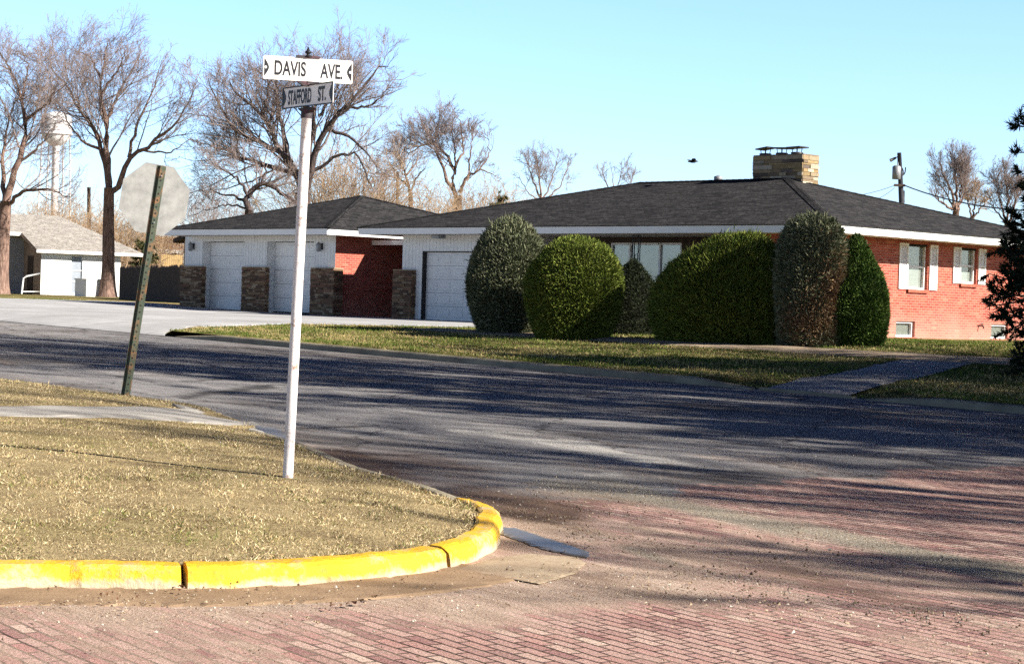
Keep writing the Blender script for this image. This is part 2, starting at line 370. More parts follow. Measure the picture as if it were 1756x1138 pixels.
class MB:
    def __init__(s): s.v = []; s.f = []; s.uv = []; s.c = []; s.mi = []; s.smooth = []
    def quad(s, pts, uv=None, col=None, mi=0, sm=False):
        i = len(s.v); s.v += [tuple(p) for p in pts]; s.f.append(tuple(range(i, i+len(pts))))
        s.uv.append(uv); s.c.append(col); s.mi.append(mi); s.smooth.append(sm)
    def box(s, x0, x1, y0, y1, z0, z1, col=None, mi=0, T=None):
        P = [(x0,y0,z0),(x1,y0,z0),(x1,y1,z0),(x0,y1,z0),(x0,y0,z1),(x1,y0,z1),(x1,y1,z1),(x0,y1,z1)]
        if T: P = [T(*p) for p in P]
        i = len(s.v); s.v += P
        for q in ((0,3,2,1),(4,5,6,7),(0,1,5,4),(1,2,6,5),(2,3,7,6),(3,0,4,7)):
            s.f.append(tuple(i+k for k in q)); s.uv.append(None); s.c.append(col); s.mi.append(mi); s.smooth.append(False)
    def tube(s, pts, rad, n=8, col=None, mi=0, cap=True):
        pts = [Vector(p) for p in pts]
        if not hasattr(rad, '__len__'): rad = [rad]*len(pts)
        i = len(s.v); rings = []
        for k, p in enumerate(pts):
            d = (pts[min(k+1, len(pts)-1)] - pts[max(k-1, 0)]).normalized()
            a = d.cross(Vector((0, 0, 1)))
            if a.length < 1e-3: a = d.cross(Vector((0, 1, 0)))
            a.normalize(); b2 = d.cross(a)
            rings.append(len(s.v))
            for j in range(n):
                t = 2*PI*j/n; s.v.append(tuple(p + (a*math.cos(t) + b2*math.sin(t))*rad[k]))
        for k in range(len(pts)-1):
            for j in range(n):
                s.f.append((rings[k]+j, rings[k]+(j+1) % n, rings[k+1]+(j+1) % n, rings[k+1]+j))
                s.uv.append(None); s.c.append(col); s.mi.append(mi); s.smooth.append(True)
        if cap:
            for r, rev in ((rings[0], False), (rings[-1], True)):
                q = [r+j for j in range(n)]
                s.f.append(tuple(q[::-1] if rev else q)); s.uv.append(None); s.c.append(col); s.mi.append(mi); s.smooth.append(False)
    def lathe(s, prof, n=24, x=0, y=0, mi=0, col=None):
        rings = []
        for r, z in prof:
            rings.append(len(s.v))
            for j in range(n):
                t = 2*PI*j/n; s.v.append((x+r*math.cos(t), y+r*math.sin(t), z))
        for k in range(len(prof)-1):
            for j in range(n):
                s.f.append((rings[k]+j, rings[k]+(j+1) % n, rings[k+1]+(j+1) % n, rings[k+1]+j))
                s.uv.append(None); s.c.append(col); s.mi.append(mi); s.smooth.append(True)
    def prism(s, poly, z0, z1, T=None, mi=0, col=None):
        n = len(poly); i = len(s.v)
        P = [(x, y, z0) for x, y in poly] + [(x, y, z1) for x, y in poly]
        if T: P = [T(*p) for p in P]
        s.v += P
        fs = [tuple(i+k for k in range(n))[::-1], tuple(i+n+k for k in range(n))]
        fs += [(i+k, i+(k+1) % n, i+n+(k+1) % n, i+n+k) for k in range(n)]
        for q in fs: s.f.append(q); s.uv.append(None); s.c.append(col); s.mi.append(mi); s.smooth.append(False)
    def build(s, name, mats, parent=None, bevel=0.0, loc=None, rot=None):
        me = bpy.data.meshes.new(name); me.from_pydata(s.v, [], s.f); me.validate(clean_customdata=False)
        if not isinstance(mats, (list, tuple)): mats = [mats]
        for m in mats: me.materials.append(m)
        me.polygons.foreach_set('material_index', s.mi); me.polygons.foreach_set('use_smooth', s.smooth)
        if any(u is not None for u in s.uv):
            L = me.uv_layers.new(name='UVMap'); k = 0
            for f, u in zip(s.f, s.uv):
                for q in range(len(f)):
                    if u is not None: L.data[k].uv = u[q]
                    k += 1
        if any(c is not None for c in s.c):
            A = me.color_attributes.new('Col', 'FLOAT_COLOR', 'CORNER'); k = 0
            for f, c in zip(s.f, s.c):
                for q in range(len(f)):
                    A.data[k].color = (*(c or (0.5, 0.5, 0.5)), 1); k += 1
        o = bpy.data.objects.new(name, me); COL.objects.link(o)
        if parent: o.parent = parent
        if loc is not None: o.location = loc
        if rot is not None: o.rotation_euler = rot
        if bevel:
            b = o.modifiers.new('soft_edges', 'BEVEL'); b.width = bevel; b.segments = 2; b.limit_method = 'ANGLE'
        return o

def npmesh(name, V, Fq, mat, parent=None, col=None, smooth=False, loc=None):
    """V (n,3), Fq (m,k) same-size faces, col per vertex"""
    me = bpy.data.meshes.new(name); n, (m, k) = len(V), Fq.shape
    me.vertices.add(n); me.vertices.foreach_set('co', np.ascontiguousarray(V, dtype=np.float32).ravel())
    me.loops.add(m*k); me.loops.foreach_set('vertex_index', np.ascontiguousarray(Fq, dtype=np.int32).ravel())
    me.polygons.add(m); me.polygons.foreach_set('loop_start', np.arange(0, m*k, k, dtype=np.int32))
    me.polygons.foreach_set('loop_total', np.full(m, k, dtype=np.int32))
    me.polygons.foreach_set('use_smooth', np.full(m, smooth))
    me.update(calc_edges=True)
    if col is not None:
        A = me.color_attributes.new('Col', 'FLOAT_COLOR', 'POINT')
        c4 = np.ones((n, 4), dtype=np.float32); c4[:, :3] = col; A.data.foreach_set('color', c4.ravel())
    me.materials.append(mat)
    o = bpy.data.objects.new(name, me); COL.objects.link(o)
    if parent: o.parent = parent
    if loc is not None: o.location = loc
    return o

def tubes_np(P, R, n=3):
    """P (N,k,3) polylines, R (N,k) radii -> V, F quads"""
    Nn, k, _ = P.shape
    D = np.empty_like(P); D[:, 1:-1] = P[:, 2:] - P[:, :-2]; D[:, 0] = P[:, 1]-P[:, 0]; D[:, -1] = P[:, -1]-P[:, -2]
    D /= np.linalg.norm(D, axis=2, keepdims=True)+1e-9
    ref = np.tile(np.array([0.31, 0.52, 0.2]), (Nn, k, 1))
    A = np.cross(D, ref); A /= np.linalg.norm(A, axis=2, keepdims=True)+1e-9
    B = np.cross(D, A)
    t = np.arange(n)*2*PI/n
    V = P[:, :, None, :] + R[:, :, None, None]*(A[:, :, None, :]*np.cos(t)[None, None, :, None] + B[:, :, None, :]*np.sin(t)[None, None, :, None])
    idx = np.arange(Nn*k*n).reshape(Nn, k, n)
    a = idx[:, :-1, :]; b = np.roll(a, -1, axis=2); d = idx[:, 1:, :]; c = np.roll(d, -1, axis=2)
    return V.reshape(-1, 3), np.stack([a, b, c, d], axis=3).reshape(-1, 4)

# ------------------------------------------------------------------ terrain: street falls gently along s, lots rise behind the kerb
A_ = np.array([-0.70711, 0.70711]); B_ = np.array([0.70711, 0.70711])
def sc2xy(s, c): return (c-s)*0.70711, (s+c)*0.70711
def Tn(s):
    s = np.asarray(s, dtype=float)
    return np.where(s < 55, -0.46+0.0195*s, 0.6125+0.22*(1-np.exp(-np.maximum(s-55, 0)*0.0195/0.22)))
def Lz(s, c):
    t = Tn(s)+0.12; k = np.clip((np.asarray(c, dtype=float)-26.0)/10.5, 0, 1); k = k*k*(3-2*k)
    return t + k*np.maximum(0, 0.63-t)
def nz(x, y, f=1.0, seed=0.0):
    return (np.sin(x*1.7*f+seed)+np.sin(y*2.3*f+1.3*seed)+np.sin((x+y)*1.1*f+2.1*seed)+np.sin((x-1.7*y)*2.9*f+seed))/4
def hit(u, v, fn):
    d = ray(u, v); t = 4.0
    while t < 500:
        p = EYE+d*t; s = (p[1]-p[0])*0.70711; c = (p[0]+p[1])*0.70711
        if p[2] <= fn(s, c): return p, float(s), float(c)
        t += 0.01+t*0.0006
    return EYE+d*500, 0, 0
street_h = lambda s, c: float(Tn(s))
lot_h = lambda s, c: float(Lz(s, c))

def grid(name, sl_, cl_, hfun, mat, kind='structure', label=None, masks=None, uvfun=None):
    Sg, Cg = np.meshgrid(sl_, cl_, indexing='ij'); X, Y = sc2xy(Sg, Cg); Z = hfun(Sg, Cg)
    V = np.stack([X, Y, Z], 2).reshape(-1, 3); n, m = Sg.shape; idx = np.arange(n*m).reshape(n, m)
    Fq = np.stack([idx[:-1, :-1], idx[:-1, 1:], idx[1:, 1:], idx[1:, :-1]], 2).reshape(-1, 4)
    o = npmesh(name, V, Fq, mat, smooth=True)
    me = o.data
    if uvfun is not None:
        L = me.uv_layers.new(name='UVMap'); U = np.stack(uvfun(Sg, Cg), 2).reshape(-1, 2)[Fq.ravel()]
        L.data.foreach_set('uv', U.astype(np.float32).ravel())
    if masks is not None:
        A = me.color_attributes.new('mask', 'FLOAT_COLOR', 'POINT')
        A.data.foreach_set('color', masks(Sg, Cg).reshape(-1, 4).astype(np.float32).ravel())
        A2 = me.attributes.new('mud', 'FLOAT', 'POINT'); A2.data.foreach_set('value', mud_mask(Sg, Cg).astype(np.float32).ravel())
    tag(o, label, None, None, kind)
    return o

def segdist(px, py, pl):
    d = np.full(px.shape, 1e9)
    for (x0, y0), (x1, y1) in zip(pl[:-1], pl[1:]):
        vx, vy = x1-x0, y1-y0; L2 = vx*vx+vy*vy
        t = np.clip(((px-x0)*vx+(py-y0)*vy)/L2, 0, 1)
        d = np.minimum(d, np.hypot(px-x0-t*vx, py-y0-t*vy))
    return d
def pxline(pts): return [hit(u, v, street_h)[1:] for u, v in pts]
def sst(x, a, b):
    t = np.clip((x-a)/(b-a), 0, 1); return t*t*(3-2*t)

L_gravel = pxline([(960, 826), (1080, 848), (1250, 880), (1400, 912), (1560, 948), (1756, 985)])
L_pebble = pxline([(850, 868), (950, 902), (1050, 930), (1170, 970), (1300, 1005), (1450, 1035), (1600, 1060), (1756, 1085)])
L_brown = pxline([(860, 850), (1000, 880), (1120, 905), (1300, 935), (1500, 985)])
L_brown2 = pxline([(1100, 1000), (1300, 1040), (1500, 1080), (1756, 1130)])
L_sand = pxline([(0, 1040), (300, 1040), (600, 1025), (800, 1030), (950, 1015), (1060, 985)])
L_sand2 = pxline([(700, 1080), (900, 1045), (1060, 1020)])
L_pale = pxline([(790, 738), (900, 752), (1020, 772), (1150, 792), (1240, 803)])
L_pale2 = pxline([(860, 738), (960, 748), (1050, 778), (1120, 800), (1010, 815)])
L_trk = pxline([(900, 800), (1200, 846), (1500, 880), (1756, 905)])
L_mud = pxline([(545, 775), (620, 805), (720, 830), (830, 858), (900, 872)])
L_mud2 = pxline([(870, 872), (960, 900), (1060, 920), (1180, 950), (1320, 975), (1500, 1020), (1700, 1060)])
L_mud3 = pxline([(1000, 990), (1150, 1030), (1280, 1075), (1400, 1120)])
L_mud4 = pxline([(620, 770), (760, 800), (900, 830), (1000, 850)])
def mud_mask(s, c):
    m = 0.95*np.exp(-(segdist(s, c, L_mud)/0.5)**2)+0.75*np.exp(-(segdist(s, c, L_mud2)/0.42)**2)+0.55*np.exp(-(segdist(s, c, L_mud3)/0.35)**2)+0.7*np.exp(-(segdist(s, c, L_mud4)/0.8)**2)
    return np.clip(m*(0.75+0.4*nz(s, c, 1.3, 11)), 0, 1)
def street_masks(s, c):
    n = nz(s, c, 0.8, 2.0)
    brick = sst(11.2+0.8*n-s, 0, 1.6)
    dirt = 0.24+0.12*nz(s, c, 1.7, 5)+0.2*nz(s, c, 0.45, 9)-0.22*sst(s, 11.5, 14)
    dirt += 0.2*np.exp(-((s-6.9)/1.4)**2-((c-4.6)/1.8)**2)
    dirt += 0.45*np.exp(-(segdist(s, c, L_sand)/0.5)**2) + 0.35*np.exp(-(segdist(s, c, L_sand2)/0.35)**2)
    dirt += 0.40*np.exp(-(segdist(s, c, L_brown)/0.8)**2) + 0.35*np.exp(-(segdist(s, c, L_brown2)/0.3)**2)
    dirt += 0.35*np.exp(-(segdist(s, c, L_pebble)/0.4)**2)
    dirt -= 0.25*np.exp(-((s-6.2)/1.3)**2-((c-6.9)/1.4)**2)
    dirt -= 0.3*np.exp(-((s-7.0)/1.6)**2-((c-12.5)/3.5)**2)
    dirt += 0.35*np.exp(-(np.minimum(segdist(s, c, KB), 2)/0.5)**2)
    dirt += 0.25*sst(s, 22, 30)*sst(c, 20, 14)
    grav = (0.75+0.6*nz(s, c, 1.6, 4))*np.exp(-(segdist(s, c, L_gravel)/0.42)**2) + 0.4*np.exp(-(segdist(s, c, L_trk)/0.35)**2)*(0.6+nz(s, c, 2, 2))
    grav += 0.5*np.exp(-(segdist(s, c, L_pebble)/0.15)**2)*(0.7+0.8*nz(s, c, 2.4, 6))+0.45*np.exp(-(segdist(s, c, L_sand)/0.5)**2)*np.clip(0.6+n, 0, 1)
    pale = 0.8*np.exp(-(segdist(s, c, L_pale)/0.30)**2)*(0.8+0.5*nz(s, c, 3, 1)) + 0.6*np.exp(-(segdist(s, c, L_pale2)/0.22)**2)*(0.8+0.6*nz(s, c, 4, 7))
    pale += 0.42*sst(s, 30, 36)*sst(c, 26, 22)
    return np.stack([brick, np.clip(dirt, 0, 1.2), np.clip(grav, 0, 1), np.clip(pale, 0, 1)], -1)

# kerb path of the near corner, road side foot, in (s, c)
KB0 = [(11.2, -2.5), (10.2, 0.6), (9.45, 3.0), (8.73, 5.18), (8.52, 5.59), (8.28, 5.98), (8.14, 6.35), (8.06, 6.75), (8.06, 7.31), (8.16, 7.71), (8.31, 8.09),
       (8.58, 8.5), (8.97, 8.93), (9.45, 9.38), (10.0, 9.62), (10.85, 9.99), (12.0, 10.36), (13.3, 11.0), (14.1, 11.33), (15.0, 11.65)]
def catmull(pts, step):
    out = []; P = [np.array(pts[0])*2-np.array(pts[1])]+[np.array(p) for p in pts]+[np.array(pts[-1])*2-np.array(pts[-2])]
    for i in range(1, len(P)-2):
        p0, p1, p2, p3 = P[i-1:i+3]; k = max(1, int(np.linalg.norm(p2-p1)/step))
        for j in range(k):
            t = j/k
            out.append(0.5*((2*p1)+(-p0+p2)*t+(2*p0-5*p1+4*p2-p3)*t*t+(-p0+3*p1-3*p2+p3)*t**3))
    out.append(P[-2]); return [tuple(q) for q in out]
KB = catmull(KB0, 0.07)

# --- ground and street
gl_ = np.concatenate([-np.geomspace(1500, 60, 14), np.linspace(-50, 150, 41), np.geomspace(165, 2500, 16)])
grid('ground', gl_, gl_, lambda s, c: Tn(np.maximum(s, -60))-0.5, MAT['ground'], label='flat dry ground reaching to the horizon')
ang = math.radians(9)
def brick_uv(s, c):
    return s*math.cos(ang)+c*math.sin(ang), -s*math.sin(ang)+c*math.cos(ang)
sl2 = np.concatenate([np.linspace(-60, 2, 32), np.arange(2.2, 24, 0.11), np.arange(24.3, 60, 0.6), np.linspace(62, 130, 18)])
cl2 = np.concatenate([np.linspace(-30, 2, 17), np.arange(2.2, 27, 0.11), np.linspace(28, 60, 17)])
grid('street', sl2, cl2, lambda s, c: Tn(s)-0.004+0.003*nz(s, c, 2.2, 1), MAT['street'], masks=street_masks, uvfun=brick_uv,
     label='brick paved crossing that turns to worn grey asphalt')

# --- far lawn (house lot)
sl3 = np.concatenate([np.arange(9.6, 62, 0.4), np.linspace(63, 140, 30)]); cl3 = np.concatenate([np.arange(25.74, 42, 0.3), np.linspace(43, 140, 34)])
def lawnz(s, c):
    z = Lz(s, c)+0.018*nz(s, c, 1.3, 4)*np.clip((c-25.74)*2, 0, 1)
    a0 = 18.3+(c-25.75)*0.237; ramp_ = Tn(s)+(Lz(s, c)-Tn(s))*np.clip((c-25.7)/1.5, 0, 1)-0.03
    on_walk = (s > a0-1.2*np.clip(27-c, 0, 1)-0.1) & (s < a0+1.75+1.2*np.clip(27-c, 0, 1)) & (c < 27.4)
    edge = np.interp(c, [25.6, 27.5, 31.3, 32.5, 34, 35.4, 41], [36.5, 38.1, 38.9, 37.2, 35.2, 33.5, 33.5]); on_drive = (s > edge-0.05) & (s < 61) & (c < 27.4)
    return np.where(on_walk | on_drive, np.minimum(z, ramp_), z)
grid('lawn', sl3, cl3, lawnz, MAT['lawn_far'], label='front lawn of the brick house, part green part straw')

def patch(name, poly, off, mat, label, hf, thick=0.0, step=0.35, kind='structure', rag=0.0, sink=0.025):
    """flat slab laid on terrain: polygon in (s, c) filled with fine triangles"""
    pts = []; n = len(poly)
    for i in range(n):
        a, b = np.array(poly[i]), np.array(poly[(i+1) % n]); k = max(1, int(np.linalg.norm(b-a)/step))
        e_ = (b-a)/np.linalg.norm(b-a); pn_ = np.array([-e_[1], e_[0]])
        pts += [tuple(a+(b-a)*j/k+pn_*rag*(random.uniform(-1, 1) if j else 0)) for j in range(k)]
    nb = len(pts)
    xs = [p[0] for p in poly]; ys = [p[1] for p in poly]
    def inside(x, y):
        r = False
        for i in range(n):
            x0, y0 = poly[i]; x1, y1 = poly[(i+1) % n]
            if (y0 > y) != (y1 > y) and x < (x1-x0)*(y-y0)/(y1-y0)+x0: r = not r
        return r
    inner = [(x, y) for x in np.arange(min(xs)+step/2, max(xs), step) for y in np.arange(min(ys)+step/2, max(ys), step) if inside(x, y)]
    res = delaunay_2d_cdt([Vector(p) for p in pts+inner], [], [list(range(nb))], 1, 1e-4)
    vs, fs = res[0], res[2]
    V = []
    for p, src in zip(vs, res[3]):
        x, y = sc2xy(p[0], p[1]); V.append((x, y, float(hf(p[0], p[1]))+off-(sink if any(q < nb for q in src) else 0)))
    me = bpy.data.meshes.new(name); me.from_pydata(V, [], [tuple(f) for f in fs]); me.materials.append(mat)
    me.update()
    for q in me.polygons:
        if q.normal.z < 0: q.flip()
    o = bpy.data.objects.new(name, me); COL.objects.link(o)
    return tag(o, label, None, None, kind)

patch('driveway', [(36.5, 25.62), (38.1, 27.5), (38.9, 31.3), (37.2, 32.5), (35.2, 34.0), (33.5, 35.4), (33.5, 41.3), (61, 41.3), (61, 25.62)], 0.03,
      MAT['drive_concrete'], 'wide pale concrete driveway in front of the garages', lambda s, c: Tn(s)+(Lz(s, c)-Tn(s))*min(1, max(0, (c-25.62)/1.5)), rag=0.02)
patch('sidewalk', [(14, 31.7), (35.5, 31.7), (35.5, 32.9), (14, 32.9)], 0.03, MAT['slab'], 'narrow public sidewalk crossing the far lawn', lawnz, rag=0.05)
patch('front_walk', [(19.95, 25.62), (18.3, 25.62), (19.7, 31.66), (21.2, 31.66)], 0.03, MAT['concrete'], 'concrete walk from the kerb across the verge',
      lambda s, c: Tn(s)+(Lz(s, c)-Tn(s))*min(1, max(0, (c-25.7)/1.5)), rag=0.03)

# --- kerbs (taper = metres over which each end drops to the street)
def kerb_piece(name, path, mat, label, h=0.115, w=0.16, left=True, taper=(0, 0)):
    prof = [(0.0, -0.06), (0.004, 0.0), (0.012, 0.05), (0.022, h-0.028), (0.045, h-0.006), (0.075, h), (w-0.02, h+0.004), (w, h-0.004), (w, -0.08)]
    P = np.array([sc2xy(s, c) for s, c in path]); D = np.gradient(P, axis=0); D /= np.linalg.norm(D, axis=1, keepdims=True)
    Nn = np.stack([-D[:, 1], D[:, 0]], 1)*(1 if left else -1)
    mb = MB(); rows = []
    hlen = [0.0]
    for (a, z0), (b2, z1) in zip(prof[:-1], prof[1:]): hlen.append(hlen[-1]+math.hypot(b2-a, z1-z0))
    dist = np.concatenate([[0], np.cumsum(np.linalg.norm(np.diff(P, axis=0), axis=1))])
    for i, (s, c) in enumerate(path):
        ta = min(1, 0.2+0.8*dist[i]/taper[0]) if taper[0] else 1; tb = min(1, 0.2+0.8*(dist[-1]-dist[i])/taper[1]) if taper[1] else 1; ft = min(ta, tb)
        z = float(Tn(s)); jig = 0.006*math.sin(7*s+3*c)+0.004*math.sin(17*c)
        jr = random.Random(int(s*977+c*313)); chip = 0.012*(i in (0, len(path)-1))
        rows.append([(P[i, 0]+Nn[i, 0]*(o+jig+jr.uniform(-.004, .004)), P[i, 1]+Nn[i, 1]*(o+jig+jr.uniform(-.004, .004)), z+(q*ft if q > 0 else q)+0.3*jig+jr.uniform(-.004, .003)-(chip*jr.random() if q > 0.03 else 0)) for o, q in prof])
    for i in range(len(path)-1):
        for k in range(len(prof)-1):
            q = [rows[i][k], rows[i+1][k], rows[i+1][k+1], rows[i][k+1]]
            uvv = [(dist[i], prof[k][1]), (dist[i+1], prof[k][1]), (dist[i+1], prof[k+1][1]), (dist[i], prof[k+1][1])]
            if not left: q = q[::-1]; uvv = uvv[::-1]
            mb.quad(q, uvv, sm=True)
    mb.quad(rows[0][::-1] if left else rows[0], [(0, p[1]) for p in prof]); mb.quad(rows[-1] if left else rows[-1][::-1], [(0, p[1]) for p in prof])
    o = mb.build(name, mat); return tag(o, label, None, None, 'structure')

# cut the corner kerb at its open joints
def nearest(u, v):
    _, s, c = hit(u, v, street_h); d = [math.hypot(p[0]-s, p[1]-c) for p in KB]; return d.index(min(d))
i1, i2, i3 = nearest(310, 1009), nearest(771, 972), nearest(790, 868)
i3 = max(i3, i2+8); i3 = min(range(len(KB)), key=lambda i: abs(KB[i][0]-9.9)+abs(KB[i][1]-9.58))
def shrink(p, e0=0.018, e1=0.018):
    p = [np.array(q) for q in p]
    p[0] = p[0]+(p[1]-p[0])/np.linalg.norm(p[1]-p[0])*e0; p[-1] = p[-1]+(p[-2]-p[-1])/np.linalg.norm(p[-2]-p[-1])*e1
    return [tuple(q) for q in p]
kerb_piece('kerb', shrink(KB[:i1+1]), MAT['kerb_yellow'], 'yellow painted kerb length on the straight left of the joint')
kerb_piece('kerb', shrink(KB[i1:i2+1]), MAT['kerb_yellow'], 'yellow painted kerb length between the two open joints')
kerb_piece('kerb', shrink(KB[i2:i3+1]), MAT['kerb_yellow'], 'yellow painted kerb nose at the bend of the corner')
kerb_piece('kerb', shrink(KB[i3:]), MAT['kerb_grey'], 'bare concrete kerb behind the yellow corner', h=0.10)
kerb_piece('kerb', [(17.5, 12.95), (17.9, 13.05), (18.6, 13.12), (20, 13.15)]+[(s, 13.15) for s in np.arange(22, 131, 4)], MAT['kerb_grey'], 'bare kerb along the near side beyond the sidewalk', h=0.10)
kerb_piece('kerb', [(s, 25.6) for s in np.arange(20.1, 36.4, 0.4)], MAT['kerb_grey'], 'weathered kerb between front walk and driveway', left=False, taper=(1.2, 1.6))
kerb_piece('kerb', [(8.6, 27.6), (9.0, 26.8), (9.6, 26.1), (10.3, 25.72)]+[(s, 25.6) for s in np.arange(11.0, 18.2, 0.4)], MAT['kerb_grey'], 'weathered kerb right of the front walk', left=False, taper=(0, 1.2))
kerb_piece('kerb', [(s, 25.6) for s in np.arange(18.1, 20.2, 0.3)], MAT['kerb_grey'], 'dropped kerb at the foot of the front walk', left=False, h=0.03)
kerb_piece('kerb', [(s, 25.6) for s in np.arange(61.1, 128, 2.0)], MAT['kerb_grey'], 'distant kerb beyond the driveway', left=False)

# --- near corner lawn
Pk = np.array([sc2xy(s, c) for s, c in KB]); Dk = np.gradient(Pk, axis=0); Dk /= np.linalg.norm(Dk, axis=1, keepdims=True)
inner = Pk+np.stack([-Dk[:, 1], Dk[:, 0]], 1)*0.15
innersc = [((y-x)*0.70711, (x+y)*0.70711) for x, y in inner]
near_poly = innersc+[(15.2, 11.75), (17.5, 12.8), (17.9, 12.92), (20, 13.0), (40, 13.0), (128, 13.0), (128, -30), (20, -30)]
KI = innersc+[(17.7, 12.85), (20, 13.0), (60, 13.0)]
def nearz(s, c):
    d = float(segdist(np.array([s]), np.array([c]), KI)[0])
    return float(Tn(s))+0.095+0.10*(1-math.exp(-d/0.9))+0.012*float(nz(s, c, 2.3, 2))*min(1, d*3)
def near_lawn():
    bp = near_poly; nb = len(bp)
    def inside(x, y):
        r = False
        for i in range(nb):
            x0, y0 = bp[i]; x1, y1 = bp[(i+1) % nb]
            if (y0 > y) != (y1 > y) and x < (x1-x0)*(y-y0)/(y1-y0)+x0: r = not r
        return r
    inn = []
    for s0, s1, c0, c1, st in ((8, 24, 2, 13, 0.3), (24, 60, -6, 13, 1.2), (60, 128, -30, 13, 8), (11, 24, -20, 2, 1.5)):
        for x in np.arange(s0, s1, st):
            for y in np.arange(c0, c1, st):
                x2, y2 = x+random.uniform(-.2, .2)*st, y+random.uniform(-.2, .2)*st
                if inside(x2, y2) and segdist(np.array([x2]), np.array([y2]), innersc)[0] > 0.1: inn.append((x2, y2))
    res = delaunay_2d_cdt([Vector(p) for p in bp+inn], [], [list(range(nb))], 1, 1e-4)
    V = []
    for p in res[0]:
        x, y = sc2xy(p[0], p[1]); V.append((x, y, nearz(p[0], p[1])))
    me = bpy.data.meshes.new('corner_lawn'); me.from_pydata(V, [], [tuple(f) for f in res[2]]); me.materials.append(MAT['lawn_near']); me.update()
    for q in me.polygons:
        q.use_smooth = True
        if q.normal.z < 0: q.flip()
    o = bpy.data.objects.new('corner_lawn', me); COL.objects.link(o)
    tag(o, 'dormant straw coloured corner lawn inside the yellow kerb', None, None, 'structure')
    return inside
near_inside = near_lawn()
patch('pavement', [(17.05, -25), (17.05, 12.35), (15.3, 11.9), (15.55, 10.7), (15.95, 9.4), (15.95, -25)], 0.02, MAT['concrete'], 'pale sidewalk strip behind the corner lawn', nearz)
patch('kerb_ramp', [(17.45, 12.36), (17.6, 13.2), (15.1, 11.95), (15.2, 11.85)], 0.012, MAT['concrete'], 'short concrete ramp from sidewalk down to the street',
      lambda s, c: float(Tn(s))+0.15*min(1, max(0, (segdist(np.array([s]), np.array([c]), [(17.6, 13.2), (15.1, 11.95)])[0])/0.7)), step=0.2)
# gutter apron, cracked slab and wet films at the corner
gi0 = 0; off = 0.52
gout = Pk[:nearest(850, 940)]-np.stack([-Dk[:, 1], Dk[:, 0]], 1)[:nearest(850, 940)]*off
gs = [((y-x)*0.70711, (x+y)*0.70711) for x, y in gout]
gp = KB[:nearest(800, 963)]; gq = gs[:nearest(800, 963)]
patch('gutter', [(p[0]+0.01, p[1]) for p in gp]+[q for q in gq[::-1]], 0.004, MAT['gutter'], 'sandy concrete gutter along the yellow kerb', street_h, step=0.08, rag=0.008, sink=0.012)
sl_px = lambda pts: [hit(u, v, street_h)[1:] for u, v in pts]
patch('gutter', sl_px([(782, 976), (848, 958), (900, 950), (985, 955), (1005, 966), (985, 985), (925, 1002), (870, 992)]), 0.006, MAT['slab'], 'broken pale concrete slab at the point of the corner', street_h, step=0.05, rag=0.0, sink=0.003)
patch('puddle', sl_px([(856, 905), (885, 906), (930, 920), (985, 938), (1012, 947), (1008, 956), (980, 952), (930, 942), (875, 922), (857, 916)]), 0.007, MAT['wet'], 'thin wet film shining beside the corner', street_h, step=0.05, rag=0.010, sink=0.006)
patch('puddle', sl_px([(430, 728), (480, 735), (500, 752), (520, 768), (500, 775), (470, 757), (440, 742)]), 0.006, MAT['wet'], 'wet film in the gutter behind the signpost', street_h, step=0.06, rag=0.012, sink=0.006)

# ------------------------------------------------------------------ house frame: x' along the front (0 at the right eave corner), y' into the lot
HC = np.array([7.60, 47.2, 0.0]); AX = np.array([0.70711, -0.70711, 0]); AY = np.array([0.70711, 0.70711, 0])
SOF, TOP = 3.14, 3.33
def on_front(u, v, y):
    d = ray(u, v); o = HC+AY*y; p = EYE+d*(((o-EYE)@AY)/(d@AY)); return float((p-HC)@AX), float(p[2])
def on_side(u, v, x):
    d = ray(u, v); o = HC+AX*x; p = EYE+d*(((o-EYE)@AX)/(d@AX)); return float((p-HC)@AY), float(p[2])

def wall_grid(mb, u0, u1, z0, z1, holes, depth, T, mi=0, uvx=1.0, jamb_mi=None):
    """outer face in the plane d=0 with rectangular holes and reveals going to d=depth; T(u, z, d) -> xyz"""
    us = sorted({u0, u1, *[h[0] for h in holes], *[h[1] for h in holes]}); zs = sorted({z0, z1, *[h[2] for h in holes], *[h[3] for h in holes]})
    for a, b in zip(us[:-1], us[1:]):
        for c, d in zip(zs[:-1], zs[1:]):
            m, q = (a+b)/2, (c+d)/2
            if any(h[0] < m < h[1] and h[2] < q < h[3] for h in holes): continue
            uv = [(a, c), (b, c), (b, d), (a, d)]
            mb.quad([T(a, c, 0), T(b, c, 0), T(b, d, 0), T(a, d, 0)], uv, mi=mi)
    jm = mi if jamb_mi is None else jamb_mi
    for a, b, c, d in holes:
        for (p, q) in (((a, c), (a, d)), ((a, d), (b, d)), ((b, d), (b, c)), ((b, c), (a, c))):
            uv = [(p[0], p[1]), (q[0], q[1]), (q[0]+depth*(p[0] == q[0]), q[1]+depth*(p[1] == q[1])), (p[0]+depth*(p[0] == q[0]), p[1]+depth*(p[1] == q[1]))]
            mb.quad([T(p[0], p[1], 0), T(q[0], q[1], 0), T(q[0], q[1], depth), T(p[0], p[1], depth)], uv, mi=jm)

